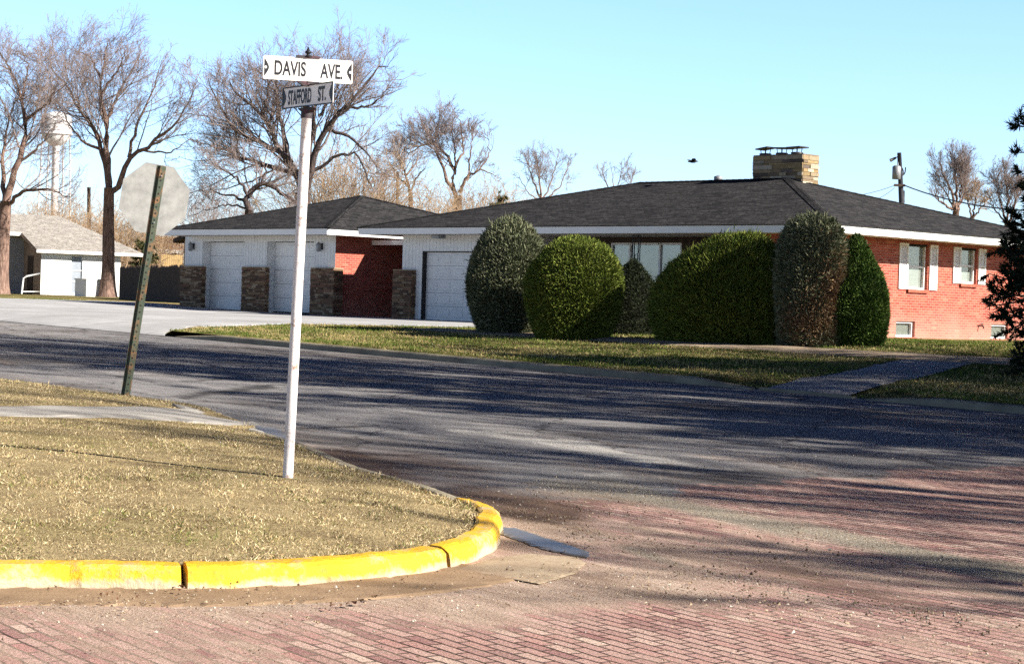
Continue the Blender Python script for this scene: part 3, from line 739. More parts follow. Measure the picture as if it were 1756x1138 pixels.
def hip_roof(parent, x0, x1, y0, y1, rx0, rx1, ry, zr, mat):
    """hip roof over the eave rectangle; ridge from (rx0, ry) to (rx1, ry)"""
    o = 0.035; zt = TOP+0.012
    a, b, c, d = (x0-o, y0-o, zt), (x1+o, y0-o, zt), (x1+o, y1+o, zt), (x0-o, y1+o, zt)
    r0, r1 = (rx0, ry, zr), (rx1, ry, zr)
    mb = MB()
    def face(pts, ex):
        pts = [Vector(p) for p in pts]; nrm = (pts[1]-pts[0]).cross(pts[2]-pts[0]).normalized()
        e = (pts[1]-pts[0]).normalized(); g = nrm.cross(e)
        mb.quad(pts, [((p-pts[0]).dot(e)+ex, (p-pts[0]).dot(g)) for p in pts])
    face([a, b, r1, r0], 0) if rx0 != rx1 else face([a, b, r1], 0)
    face([b, c, r1], 31); face([c, d, r0, r1], 57) if rx0 != rx1 else face([c, d, r0], 57); face([d, a, r0], 83)
    # drip edge thickness
    for p, q in ((a, b), (b, c), (c, d), (d, a)):
        mb.quad([(p[0], p[1], zt-0.02), (q[0], q[1], zt-0.02), q, p], [(0, 0), (1, 0), (1, 0.02), (0, 0.02)])
    mb.quad([(p[0], p[1], zt-0.0205) for p in (d, c, b, a)], [(0, 0)]*4)
    roof = mb.build('roof', mat, parent)
    cap = MB()
    for p, q in ((a, r0), (b, r1), (c, r1), (d, r0), (r0, r1)):
        if p == q: continue
        p, q = Vector(p), Vector(q); k = max(2, int((q-p).length/0.22)); 
        side = (q-p).cross(Vector((0, 0, 1))).normalized()*0.13
        for i in range(k):
            s, e = p+(q-p)*(i/k), p+(q-p)*((i+1)/k)+ (q-p).normalized()*0.05
            up = Vector((0, 0, 0.030)); lo = Vector((0, 0, -0.008)); up2 = Vector((0, 0, 0.020))
            uvq = [(i*.22, 0), (i*.22+.2, 0), (i*.22+.2, .13), (i*.22, .13)]
            cap.quad([s+side+lo, e+side+lo, e+up2, s+up], uvq); cap.quad([s-side+lo, s+up, e+up2, e-side+lo], uvq)
    cap.build('ridge_cap', mat, roof)
    fb = MB(); t = 0.03
    fb.box(x0, x1, y0, y0+t, SOF, TOP); fb.box(x0, x1, y1-t, y1, SOF, TOP)
    fb.box(x0, x0+t, y0+t+0.001, y1-t-0.001, SOF, TOP); fb.box(x1-t, x1, y0+t+0.001, y1-t-0.001, SOF, TOP)
    fb.build('fascia', MAT['white_paint'], parent)
    sb = MB(); sb.box(x0+t+.001, x1-t-.001, y0+t+.001, y1-t-.001, SOF+0.02, SOF+0.045); sb.build('soffit', MAT['soffit_paint'], parent)
    return roof

def stones(mb, u0, u1, z0, z1, T, pal, row=(0.05, 0.11), ln=(0.14, 0.5), gap=0.008, rough=0.02, seed=0):
    r = random.Random(seed); z = z0
    while z < z1-0.02:
        h = min(r.uniform(*row), z1-z)
        if z1-(z+h) < 0.04: h = z1-z
        u = u0
        while u < u1-0.01:
            l = r.uniform(*ln)
            if u1-(u+l) < 0.12: l = u1-u
            c = r.choice(pal); k = r.uniform(0.75, 1.2); c = tuple(x*k for x in c)
            d = r.uniform(0.0, rough)
            P = []
            for (a, b2) in ((u+gap/2, z+gap/2), (u+l-gap/2, z+gap/2), (u+l-gap/2, z+h-gap/2), (u+gap/2, z+h-gap/2)):
                P.append((a+r.uniform(-.004, .004), b2+r.uniform(-.004, .004)))
            fr = [T(p[0], p[1], -d) for p in P]; bk = [T(p[0], p[1], 0.03) for p in P]
            mb.quad(fr, col=c)
            for q in range(4): mb.quad([bk[q], bk[(q+1) % 4], fr[(q+1) % 4], fr[q]], col=c)
            u += l
        z += h

PIER_PAL = [(0.20, 0.125, 0.075), (0.15, 0.09, 0.06), (0.26, 0.17, 0.10), (0.32, 0.24, 0.16), (0.11, 0.07, 0.05), (0.22, 0.12, 0.08)]
CHIM_PAL = [(0.36, 0.29, 0.19), (0.27, 0.20, 0.12), (0.42, 0.36, 0.27), (0.2, 0.15, 0.1), (0.32, 0.23, 0.12), (0.14, 0.11, 0.09)]
def pier(parent, x0, x1, y0, y1, z0, z1, pal, seed, name='stone_pier', top=True, mort=(0.14, 0.11, 0.08), **kw):
    mb = MB(); e = 0.012
    mb.box(x0+e, x1-e, y0+e, y1-e, z0, z1-0.004, col=mort)
    stones(mb, x0, x1, z0, z1, lambda u, z, d: (u, y0+d+0.004, z), pal, seed=seed, **kw)
    stones(mb, y0, y1, z0, z1, lambda u, z, d: (x1-d-0.004, u, z), pal, seed=seed+1, **kw)
    stones(mb, -y1, -y0, z0, z1, lambda u, z, d: (x0+d+0.004, -u, z), pal, seed=seed+2, **kw)
    stones(mb, -x1, -x0, z0, z1, lambda u, z, d: (-u, y1-d-0.004, z), pal, seed=seed+3, **kw)
    if top: mb.box(x0-0.004, x1+0.004, y0-0.004, y1+0.004, z1, z1+0.03, col=tuple(x*1.1 for x in pal[3]))
    return mb.build(name, MAT['stone'], parent)

def garage_door(parent, x0, x1, z0, z1, y, label=None):
    """sectional door: four rows of raised panels"""
    mb = MB(); mb.box(x0, x1, y, y+0.04, z0, z1); o = mb.build('garage_door', MAT['white_paint'], parent)
    pm = MB(); rows = 5; ncol = max(4, int(round((x1-x0)/0.55))); h = (z1-z0)/rows; w = (x1-x0)/ncol
    for i in range(rows):
        for j in range(ncol):
            a, b2, c, d = x0+j*w+0.05, x0+(j+1)*w-0.05, z0+i*h+0.07, z0+(i+1)*h-0.07
            pm.quad([(a, y-0.002, c), (b2, y-0.002, c), (b2-0.03, y-0.014, c+0.03), (a+0.03, y-0.014, c+0.03)]); pm.quad([(b2, y-0.002, c), (b2, y-0.002, d), (b2-0.03, y-0.014, d-0.03), (b2-0.03, y-0.014, c+0.03)])
            pm.quad([(b2, y-0.002, d), (a, y-0.002, d), (a+0.03, y-0.014, d-0.03), (b2-0.03, y-0.014, d-0.03)]); pm.quad([(a, y-0.002, d), (a, y-0.002, c), (a+0.03, y-0.014, c+0.03), (a+0.03, y-0.014, d-0.03)])
            pm.quad([(a+0.03, y-0.014, c+0.03), (b2-0.03, y-0.014, c+0.03), (b2-0.03, y-0.014, d-0.03), (a+0.03, y-0.014, d-0.03)])
        if i: pm.box(x0, x1, y-0.006, y-0.001, z0+i*h-0.006, z0+i*h+0.006, mi=1)
    pm.build('door_panel', [MAT['white_paint'], MAT['grey_metal']], o)
    sl = MB(); sl.box(x0, x1, y-0.02, y+0.03, z0-0.03, z0-0.001); sl.build('bottom_seal', MAT['dark_metal'], o)
    return o

def wall_light(parent, x, y, z):
    mb = MB(); mb.box(x-0.06, x+0.06, y-0.03, y-0.002, z-0.1, z+0.1); o = mb.build('wall_light', MAT['dark_metal'], parent, 0.006)
    lb = MB(); lb.lathe([(0.03, z-0.17), (0.075, z-0.15), (0.085, z+0.06), (0.03, z+0.12), (0.0, z+0.15)], 10, x, y-0.13); lb.tube([(x, y-0.03, z+0.04), (x, y-0.13, z+0.13)], 0.012, 6)
    lb.build('lantern', MAT['grey_metal'], o)

# ================= main house
house = empty('brick_house', HC, -PI/4, 'long low red brick ranch house with dark hipped roof and stone chimney', 'house')
XL, YD = -17.4, 12.0
RX0, RX1, RY, RZ = -11.5, -6.0, 6.0, 4.95
roof = hip_roof(house, XL, 0.0, 0.0, YD, RX0, RX1, RY, RZ, MAT['shingle'])
GZ = 0.5
# right brick wall with window openings
Y_W0 = (1.3, 2.28, 1.9, 3.08); Y_W1 = (4.68, 5.60, 1.9, 3.08); Y_W2 = (7.16, 7.96, 2.12, 3.08)
Y_B = [(4.24, 5.10, 0.66, 1.07), (8.80, 9.66, 0.66, 1.06)]
mb = MB()
wall_grid(mb, 1.1, 10.9, GZ, SOF+0.02, [Y_W0, Y_W1, Y_W2]+Y_B, 0.2, lambda u, z, d: (-1.05-d, u, z))
mb.build('side_wall', MAT['brick'], house)
mb = MB()
wall_grid(mb, -10.9+0.0, 0, 0, 0, [], 0.1, lambda u, z, d: (0, 0, 0)) if False else None
# front brick return, porch back wall, left and back walls
wall_grid(mb, -4.0, -1.05, GZ, SOF+0.02, [(-3.2, -1.75, 1.75, 2.9)], 0.15, lambda u, z, d: (u, 1.1+d, z))
wall_grid(mb, 1.1, 2.5, GZ, SOF+0.02, [], 0.1, lambda u, z, d: (-4.0-d, u, z))
wall_grid(mb, -10.9, -1.1, GZ, SOF+0.02, [], 0.1, lambda u, z, d: (-16.6+d, -u, z))
wall_grid(mb, 1.05, 16.6, GZ, SOF+0.02, [], 0.1, lambda u, z, d: (-u, 10.9-d, z))
mb.build('brick_wall', MAT['brick'], house)
mb = MB(); wall_grid(mb, -11.6, -4.0, GZ, SOF+0.02, [(-9.45, -6.85, 1.0, 3.0), (-6.1, -5.1, 0.75, 2.85)], 0.15, lambda u, z, d: (u, 2.5+d, z)); mb.build('porch_wall', MAT['dark_wood'], house)  # dark wood tone puts the deep porch shade into the wall colour
# white sided front with the single garage door
D3 = (-15.72, -12.9, 0.62, 2.69)
mb = MB(); wall_grid(mb, -16.605, -11.6, GZ, SOF+0.02, [D3], 0.2, lambda u, z, d: (u, 1.098+d, z)); 
wall_grid(mb, -2.5, -1.098, GZ, SOF+0.02, [], 0.1, lambda u, z, d: (-11.6-d, -u, z))
mb.build('siding', MAT['siding'], house)
garage_door(house, D3[0]+0.02, D3[1]-0.02, D3[2]+0.04, D3[3]-0.03, 1.27)
mb = MB(); mb.box(D3[0]+0.002, D3[0]+0.022, 1.11, 1.29, 0.62, 2.66); mb.box(D3[0]+.002, D3[1]-.002, 1.11, 1.29, 2.665, 2.688); mb.build('door_frame', MAT['dark_metal'], house)
pier(house, -16.82, -15.98, 0.93, 1.5, 0.5, 2.1, PIER_PAL, 5, row=(0.035, 0.085), ln=(0.09, 0.38), rough=0.03)
x, _ = on_front(752, 404, 0.6)
mb = MB(); mb.box(x-0.16, x+0.16, 0.45, 0.75, SOF-0.10, SOF+0.018); mb.build('soffit_light', MAT['grey_metal'], house, 0.01)

def sash_window(parent, T, u0, u1, z0, z1, blind=True, mull=True, slat_h=0.05, label=None):
    """white frame, two sashes, blinds behind the glass; T(u, z, d) with d into the wall"""
    fb = MB(); w = 0.055
    bx = lambda a, b, c, d, e, f: fb.box(a, b, e, f, c, d, T=lambda x, y, z: T(x, z, y))
    bx(u0+.003, u0+w, z0+.003, z1-.003, 0.07, 0.15); bx(u1-w, u1-.003, z0+.003, z1-.003, 0.07, 0.15); bx(u0+w+.001, u1-w-.001, z1-w, z1-.003, 0.07, 0.15); bx(u0+w+.001, u1-w-.001, z0+.003, z0+w, 0.07, 0.15)
    o = fb.build('window', MAT['white_paint'], parent)
    if label: o['label'] = label
    zm = (z0+z1)/2
    if mull:
        m2 = MB(); m2.box(u0+w+.001, u1-w-.001, 0.085, 0.13, zm-0.022, zm+0.022, T=lambda x, y, z: T(x, z, y)); m2.build('meeting_rail', MAT['white_paint'], o)
    g = MB(); g.box(u0+w+.001, u1-w-.001, 0.135, 0.139, z0+w+.001, z1-w-.001, T=lambda x, y, z: T(x, z, y)); gl = g.build('pane', MAT['glass'], o)
    if blind:
        b = MB(); z = z0+w+0.01
        while z < z1-w-0.02:
            b.quad([T(u0+w+.01, z, 0.165), T(u1-w-.01, z, 0.165), T(u1-w-.01, z+slat_h*0.92, 0.145), T(u0+w+.01, z+slat_h*0.92, 0.145)]); z += slat_h
        b.build('blind', MAT['blind'], o)
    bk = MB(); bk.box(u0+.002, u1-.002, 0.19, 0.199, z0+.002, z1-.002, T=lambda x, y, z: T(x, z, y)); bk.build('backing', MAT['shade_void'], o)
    return o
def glassmat():
    m, nt, b = newmat('window_glass'); nt.nodes.remove(b); out = nt.nodes['Material Output']
    tr = N(nt, 'ShaderNodeBsdfTransparent'); gl = N(nt, 'ShaderNodeBsdfGlossy'); gl.inputs['Roughness'].default_value = 0.03
    mx = N(nt, 'ShaderNodeMixShader'); mx.inputs[0].default_value = 0.10
    tr.inputs[0].default_value = (0.86, 0.9, 0.9, 1)
    nt.links.new(tr.outputs[0], mx.inputs[1]); nt.links.new(gl.outputs[0], mx.inputs[2]); nt.links.new(mx.outputs[0], out.inputs[0])
    return m
MAT['glass'] = glassmat()
MAT['blind'] = simple('blind_slats', (0.72, 0.70, 0.64), (0.62, 0.6, 0.55), 4, 0.6)
side_T = lambda u, z, d: (-1.05-d, u, z)
sash_window(house, side_T, *Y_W0); sash_window(house, side_T, *Y_W1); sash_window(house, side_T, *Y_W2)
def shutter(y0, y1, z0, z1):
    mb = MB(); x0, x1 = -1.047, -1.012; f = 0.055
    mb.box(x0, x1, y0, y0+f, z0, z1); mb.box(x0, x1, y1-f, y1, z0, z1); zm = (z0+z1)/2
    for a, b in ((z0, z0+f), (zm-f/2, zm+f/2), (z1-f, z1)): mb.box(x0, x1, y0+f+.001, y1-f-.001, a, b)
    o = mb.build('shutter', MAT['white_paint'], house)
    lv = MB()
    for a, b in ((z0+f, zm-f/2), (zm+f/2, z1-f)):
        z = a+0.006
        while z < b-0.03:
            lv.quad([(x1-0.012, y0+f+.001, z), (x1-0.012, y1-f-.001, z), (x0+0.008, y1-f-.001, z+0.034), (x0+0.008, y0+f+.001, z+0.034)]); z += 0.038
    lv.build('louvre', MAT['white_paint'], o)
for q in ((0.78, 1.2, 1.9, 3.08), (2.41, 2.80, 1.9, 3.08), (4.26, 4.655, 1.9, 3.08), (5.66, 6.02, 1.9, 3.08), (6.78, 7.14, 2.12, 3.08), (8.02, 8.38, 2.12, 3.08)): shutter(*q)
def sill(y0, y1, z):
    mb = MB(); n = int((y1-y0)/0.075)
    for i in range(n):
        a = y0+(y1-y0)*i/n; b = y0+(y1-y0)*(i+1)/n-0.008
        mb.box(-1.045, -0.985, a, b, z-0.085, z-0.006)
    mb.box(-1.044, -0.992, y0, y1, z-0.08, z-0.012); mb.build('sill', MAT['brick_plain'], house)
MAT['brick_plain'] = simple('sill_brick', (0.42, 0.13, 0.085), (0.3, 0.075, 0.05), 9, 0.85)
sill(4.66, 5.62, 1.9); sill(7.14, 7.98, 2.12); sill(1.28, 2.3, 1.9); sill(4.2, 5.14, 0.655); sill(8.76, 9.7, 0.655)
for q in Y_B: sash_window(house, side_T, *q, mull=False, slat_h=0.03)
fy, fz = on_side(1679, 558, -1.05)
mb = MB(); mb.tube([(-1.04, fy, fz), (-0.93, fy, fz), (-0.90, fy-0.01, fz-0.07)], 0.02, 8); mb.tube([(-0.96, fy-0.07, fz+0.05), (-0.96, fy+0.07, fz+0.05)], 0.012, 6); mb.tube([(-0.96, fy, fz), (-0.96, fy, fz+0.05)], 0.01, 6)
mb.build('faucet', MAT['dark_metal'], house)
# front windows in the shade of the porch
front_T = lambda u, z, d: (u, 2.5+d, z)
def framed_panes(x0, x1, z0, z1, cuts, T, mat):
    fb = MB(); w = 0.06; e = [x0]+cuts+[x1]
    for c in e: fb.box(c-w/2 if x0 < c < x1 else (c+.002 if c == x0 else c-w), c+w/2 if x0 < c < x1 else (c+w if c == x0 else c-.002), 0.02, 0.12, z0+.002, z1-.002, T=lambda x, y, z: T(x, z, y))
    for a, b in zip(e[:-1], e[1:]):
        for zz in (z0+.002, z1-w): fb.box(a+w+.001, b-w-.001, 0.02, 0.12, zz, zz+w-.002, T=lambda x, y, z: T(x, z, y))
    o = fb.build('window', MAT['white_paint'], house)
    for a, b in zip(e[:-1], e[1:]):
        g = MB(); g.box(a+w, b-w, 0.07, 0.074, z0+w, z1-w, T=lambda x, y, z: T(x, z, y)); g.build('pane', MAT['glass'], o)
        cb = MB(); n = 14
        for i in range(n):
            p, q = a+(b-a)*i/n, a+(b-a)*(i+1)/n; dd = 0.12+0.02*(i % 2)
            cb.quad([T(p, z0, dd), T(q, z0, 0.26-dd), T(q, z1, 0.26-dd), T(p, z1, dd)])
        cb.build('curtain', mat, o)
framed_panes(-9.45, -6.85, 1.0, 3.0, [-8.75, -7.65], front_T, MAT['curtain'])
framed_panes(-3.2, -1.75, 1.75, 2.9, [-2.47], lambda u, z, d: (u, 1.1+d, z), MAT['curtain'])
mb = MB(); mb.box(-6.095, -5.105, 2.6, 2.645, 0.76, 2.845); fd = mb.build('front_door', MAT['dark_wood'], house); mb = MB(); mb.lathe([(0, 1.7), (0.03, 1.72), (0.0, 1.75)], 8, -5.2, 2.58); mb.build('door_handle', MAT['grey_metal'], fd)
for px in (1091, 1270):
    xx, _ = on_front(px, 430, 1.05); mb = MB()
    for dx in (-0.13, -0.07, 0.07, 0.13): mb.box(xx+dx-0.01, xx+dx+0.01, 1.04, 1.06, 0.62, SOF+0.018)
    for k in range(5):
        zc = 0.9+0.5*k; pts = [(xx+0.06*math.cos(t)*(-1)**k, 1.05, zc+0.16*math.sin(t)+0.05*t) for t in np.linspace(0, 2*PI, 13)]; mb.tube(pts, 0.008, 5)
    mb.build('porch_post', MAT['black_paint'], house)
mb = MB(); mb.box(-11.55, -4.02, 1.0, 2.49, 0.4, 0.68); mb.build('porch_floor', MAT['concrete'], house)
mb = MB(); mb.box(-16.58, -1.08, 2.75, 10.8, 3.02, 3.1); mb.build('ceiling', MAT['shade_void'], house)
# chimney with three flue caps
xa, xb = on_front(1291, 290, 6.1)[0], on_front(1376, 290, 6.1)[0]
zc = on_front(1376, 265, 6.1)[1]
ch = pier(house, xa, xb, 6.12, 6.12+0.72, 4.55, zc, CHIM_PAL, 31, 'chimney', row=(0.045, 0.12), ln=(0.2, 0.7), rough=0.04, mort=(0.06, 0.05, 0.04))
for k, (u, tilt, w) in enumerate(((1312, 0.10, 0.22), (1340, -0.03, 0.27), (1366, 0.02, 0.25))):
    cx = on_front(u, 262, 6.4)[0]; cy = 6.42; mb = MB()
    mb.lathe([(0.16, zc+0.02), (0.18, zc+0.09), (0.15, zc+0.10), (0.15, zc+0.03)], 14, cx, cy)
    for a in range(4): mb.tube([(cx+0.12*math.cos(a*PI/2+.6), cy+0.12*math.sin(a*PI/2+.6), zc+0.08), (cx+0.14*math.cos(a*PI/2+.6), cy+0.14*math.sin(a*PI/2+.6), zc+0.21)], 0.012, 5)
    tz = zc+0.22
    mb.prism([(cx-w, cy-0.2), (cx+w, cy-0.22), (cx+w*1.05, cy+0.2), (cx-w*0.95, cy+0.22)], tz, tz+0.035, T=lambda x, y, z: (x, y, z+tilt*(x-cx)*1.2+0.03*math.cos((x-cx)*7)))
    mb.build('chimney_cap', MAT['dark_metal'], ch)
vx = on_front(1228, 304, 6.6)[0]
mb = MB(); mb.lathe([(0.09, 4.7), (0.09, 5.0), (0.13, 5.01), (0.13, 5.12), (0.03, 5.16), (0, 5.16)], 14, vx, 6.7); mb.build('roof_vent', MAT['grey_metal'], roof)

# ================= double garage
GX = -23.13
garage = empty('garage_building', HC+AX*GX, -PI/4, 'low white two-door garage with pyramid roof and stone piers', 'garage')
g0, g1 = -27.45-GX, -18.86-GX
groof = hip_roof(garage, g0, g1, 0.0, 10.0, 0.0-0.1, 0.1-0.1, 5.0, 4.68, MAT['shingle'])
w0, w1 = -27.98-GX+0.9, -19.92-GX
w0 = on_front(317, 440, 1.1)[0]-GX
d1 = (on_front(347, 440, 1.1)[0]-GX, on_front(419, 440, 1.1)[0]-GX); d2 = (on_front(457, 440, 1.1)[0]-GX, on_front(538, 440, 1.1)[0]-GX)
w1 = on_front(575, 440, 1.1)[0]-GX
mb = MB(); wall_grid(mb, w0, w1, 0.5, SOF+0.02, [(d1[0], d1[1], 0.66, 2.98), (d2[0], d2[1], 0.66, 2.98)], 0.36, lambda u, z, d: (u, 1.1+d, z)); mb.build('siding', MAT['siding'], garage)
mb = MB(); wall_grid(mb, 1.102, 8.9, 0.5, SOF+0.02, [], 0.1, lambda u, z, d: (w1-d, u, z)); mb.build('side_wall', MAT['brick'], garage)
mb = MB(); wall_grid(mb, -8.9, -1.102, 0.5, SOF+0.02, [], 0.1, lambda u, z, d: (w0+d, -u, z)); wall_grid(mb, -w1, -w0, 0.5, SOF+0.02, [], 0.1, lambda u, z, d: (-u, 8.9-d, z)); mb.build('brick_wall', MAT['brick'], garage)
for d in (d1, d2): garage_door(garage, d[0]+0.012, d[1]-0.012, 0.72, 2.96, 1.45)
for k, (a, b) in enumerate(((310, 346), (415, 455), (533, 573))):
    pier(garage, on_front(a, 490, 0.95)[0]-GX, on_front(b, 490, 0.95)[0]-GX, 0.93, 1.098+0.2*(k == 2), 0.5, 2.12, PIER_PAL, 50+7*k, row=(0.035, 0.085), ln=(0.09, 0.38), rough=0.03)
for u in (332, 552): wall_light(garage, on_front(u, 421, 1.1)[0]-GX, 1.1, 2.82)
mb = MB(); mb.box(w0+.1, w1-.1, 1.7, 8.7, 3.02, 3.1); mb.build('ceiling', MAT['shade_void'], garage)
# wall closing the far end of the passage between house and garage
t = empty('passage_wall', HC+AX*(-18.2)+AY*6.0, -PI/4, 'dark brick wall closing the passage between garage and house', 'wall')
mb = MB(); wall_grid(mb, -1.69, 1.55, 0.45, 2.6, [], 0.1, lambda u, z, d: (u, d, z)); wall_grid(mb, -1.55, 1.69, 0.45, 2.6, [], 0.1, lambda u, z, d: (-u, 0.2-d, z))
mb.build('brick_face', MAT['brick'], t); mb = MB(); mb.box(-1.69, 1.55, -0.02, 0.22, 2.6, 2.96); mb.build('coping', MAT['concrete'], t)

t = empty('breezeway_roof', HC+AX*(-18.6)+AY*6.0, -PI/4, 'flat shaded roof over the passage between garage and house', 'roof')
mb = MB(); mb.box(-1.3, 1.22, -3.35, 3.5, 2.98, 3.06); mb.build('deck', MAT['soffit_paint'], t); mb = MB(); mb.box(-1.3, 1.22, -3.41, -3.352, 2.93, 3.08); mb.build('fascia', MAT['white_paint'], t)

# ================= background cottage on the left
PHI = math.radians(30); CXD = np.array([math.cos(PHI), math.sin(PHI), 0]); CYD = np.array([-math.sin(PHI), math.cos(PHI), 0])
CO = at(69, 506, 98.0); cz = float(CO[2])
def ct(u, v, y):
    d = ray(u, v); o = CO+CYD*y; p = EYE+d*(((o-EYE)@CYD)/(d@CYD)); return float((p-CO)@CXD), float(p[2])-cz
cot = empty('cottage', CO, PHI, 'small white cottage with grey shingle roof and brown entry recess', 'house')
wx = ct(206, 470, 0)[0]; wh = ct(100, 434, 0)[1]
zb = -1.0
pa, pb = ct(122, 470, 0)[0], ct(141, 470, 0)[0]
mb = MB(); wall_grid(mb, 0, wx, zb, wh, [(pa, pb, 0.15, wh-0.12)], 0.12, lambda u, z, d: (u, d, z)); wall_grid(mb, 0, 7, zb, wh+0.05, [], 0.1, lambda u, z, d: (wx-d, u, z)); mb.build('front_wall', MAT['white_paint'], cot)
sl_c = (2.05-0.12)/(5.6+0.45); rq = lambda y: wh-0.02+sl_c*(y+0.45)
mb = MB(); mb.quad([(0, 3, zb), (0, 0, zb), (0, 0, rq(0)), (0, 3, rq(3))]); mb.build('side_wall', MAT['tan_siding'], cot)
mb = MB(); mb.box(-0.04, 0.02, 1.3, 2.2, 0, 1.95); mb.build('door', MAT['dark_wood'], cot)
mb = MB(); mb.box(pa+.01, pb-.01, 0.08, 0.11, 0.15, wh-0.13); so2 = mb.build('screen_window', MAT['blue_screen'] if 'blue_screen' in MAT else simple('grey_screen', (0.3, 0.34, 0.4), (0.24, 0.27, 0.32), 2, 0.7), cot)
mb = MB(); 
for q in (0.3, 0.6): mb.box(pa+.01, pb-.01, 0.05, 0.079, 0.15+(wh-.28)*q, 0.2+(wh-.28)*q)
mb.box((pa+pb)/2+0.25, (pa+pb)/2+0.3, 0.05, 0.078, 0.15, wh-0.13); mb.build('frame', MAT['white_paint'], so2)
mb = MB(); wall_grid(mb, -7, 0.0, zb, rq(2.95), [(-5.4, -3.5, 0.85, 1.85)], 0.12, lambda u, z, d: (u, 3.0+d, z)); mb.build('recessed_wall', MAT['shaded_white_siding'] if 'shaded_white_siding' in MAT else simple('shaded_white_siding', (0.42, 0.4, 0.38), (0.33, 0.31, 0.3), 2, 0.8), cot)  # white siding coloured grey, the shade of the recess painted in
mb = MB(); mb.box(-5.4, -3.5, 3.08, 3.1, 0.85, 1.85); wn_ = mb.build('window', MAT['dark_glass'], cot)
mb = MB()
for q in (-5.4, -4.5, -3.56): mb.box(q, q+0.06, 3.0, 3.079, 0.85, 1.85)
mb.box(-5.34, -4.51, 3.0, 3.078, 1.33, 1.38); mb.build('frame', MAT['white_paint'], wn_)
# roof: one plane falls to the front, the left part stops short over the recess
mb = MB(); ridge_y = 5.6; rz = wh+2.05; ev = -0.45; er = wx+1.1
def rp(x, y): return (x, y, wh+0.12+(rz-wh-0.12)*(y-ev)/(ridge_y-ev))
def uvq(p): return [(q[0], q[1]*1.08) for q in p]
for poly in ([(-0.35, ev), (er, ev), (er-2.6, ridge_y), (-0.35, ridge_y)], [(-7.4, 2.3), (-0.35, 2.3), (-0.35, ridge_y), (-6.0, ridge_y)]):
    P = [rp(*q) for q in poly]; mb.quad(P, uvq(P)); mb.quad([(p[0], p[1], p[2]-0.1) for p in P[::-1]], uvq(P[::-1]))
P = [rp(er, ev), (er, 2*ridge_y-ev, wh+0.12), rp(er-2.6, ridge_y)]; mb.quad(P, [(p[1], p[2]*2) for p in P])
P = [(er, 2*ridge_y-ev, wh+0.12), (-7.4, 2*ridge_y-ev, wh+0.12), rp(-6.0, ridge_y), rp(er-2.6, ridge_y)]; mb.quad(P, uvq(P))
mb.build('roof', MAT['shingle_light'], cot)
mb = MB(); mb.box(-0.38, er, ev-0.03, ev-0.001, wh-0.02, wh+0.13); p = rp(0, 2.3); mb.box(-7.4, -0.37, 2.27, 2.299, p[2]-0.16, p[2]+0.01); mb.build('fascia', MAT['white_paint'], cot)
a, b = rp(-0.37, ev), rp(-0.37, 2.3); mb = MB(); mb.quad([(a[0], a[1], a[2]-0.17), (b[0], b[1], b[2]-0.17), b, a]); mb.quad([(a[0]+.03, a[1], a[2]-0.17), (a[0]+.03, a[1], a[2]), (b[0]+.03, b[1], b[2]), (b[0]+.03, b[1], b[2]-0.17)]); mb.build('rake_board', MAT['tan_siding'], cot)
hr = [ct(36, 508, 0.0), ct(40, 474, 0.0), ct(69, 469, 0.0)]
mb = MB(); hx, hz = ct(36, 507, -0.4); h2, z2 = ct(42, 474, -0.4); h3, z3 = ct(69, 469, -0.4)
mb.tube([(hx, -0.4, hz-0.2), (h2-0.05, -0.4, z2-0.08), (h2+0.12, -0.4, z2+0.02), (h3, -0.4, z3)], 0.045, 8); mb.tube([(hx+0.05, -0.4, ct(40, 500, -.4)[1]), (h3, -0.4, ct(68, 500, -.4)[1])], 0.03, 6)
mb.build('handrail', MAT['white_paint'], cot)

# white utility cabinet beside the trunk
bo = at(150, 512, 92.0); s_ = 92.0/3400
t = empty('utility_cabinet', bo, -PI/4+0.1, 'white utility cabinet standing on grass before the cottage', 'cabinet')
mb = MB(); w = 0.42; h = 32*s_; mb.box(-w, w, -w, w, -0.3, h); mb.build('body', MAT['white_paint'], t, 0.02)
mb = MB(); mb.box(-w-.03, w+.03, -w-.03, w+.03, h, h+0.06); mb.build('lid', MAT['white_paint'], t, 0.01); mb = MB(); mb.box(-w+.08, w-.08, -w-0.012, -w-.001, 0.1, h-0.1); mb.build('door', MAT['white_paint'], t)
# dark board fence between cottage and garage
fo0, fo1 = at(204, 513, 84.0), at(318, 515, 76.0)
t = empty('board_fence', (*((fo0+fo1)/2)[:2], float((fo0+fo1)[2]/2)), math.atan2(fo1[1]-fo0[1], fo1[0]-fo0[0]), 'dark wooden board fence between the cottage and garage', 'fence')
fl = np.linalg.norm(fo1-fo0); r = random.Random(3); mb = MB(); x = -fl/2; fh = 58*80/3400
while x < fl/2:
    h = fh+r.uniform(-.06, .05); mb.box(x, x+0.135, 0, 0.022, -0.4, h-0.05); mb.prism([(x, h-0.0501), (x+0.135, h-0.0501), (x+0.1, h), (x+0.035, h)], 0, 0.022, T=lambda a, b, c: (a, c, b)); x += 0.145
mb.build('board', MAT['dark_wood'], t)
mb = MB()
for z in (0.25, fh-0.3): mb.box(-fl/2, fl/2, 0.024, 0.065, z, z+0.09)
mb.build('rail', MAT['dark_wood'], t)
x = -fl/2
while x < fl/2: mb = MB(); mb.box(x, x+0.09, 0.067, 0.155, -0.4, fh-0.1); mb.build('post', MAT['dark_wood'], t); x += 2.2
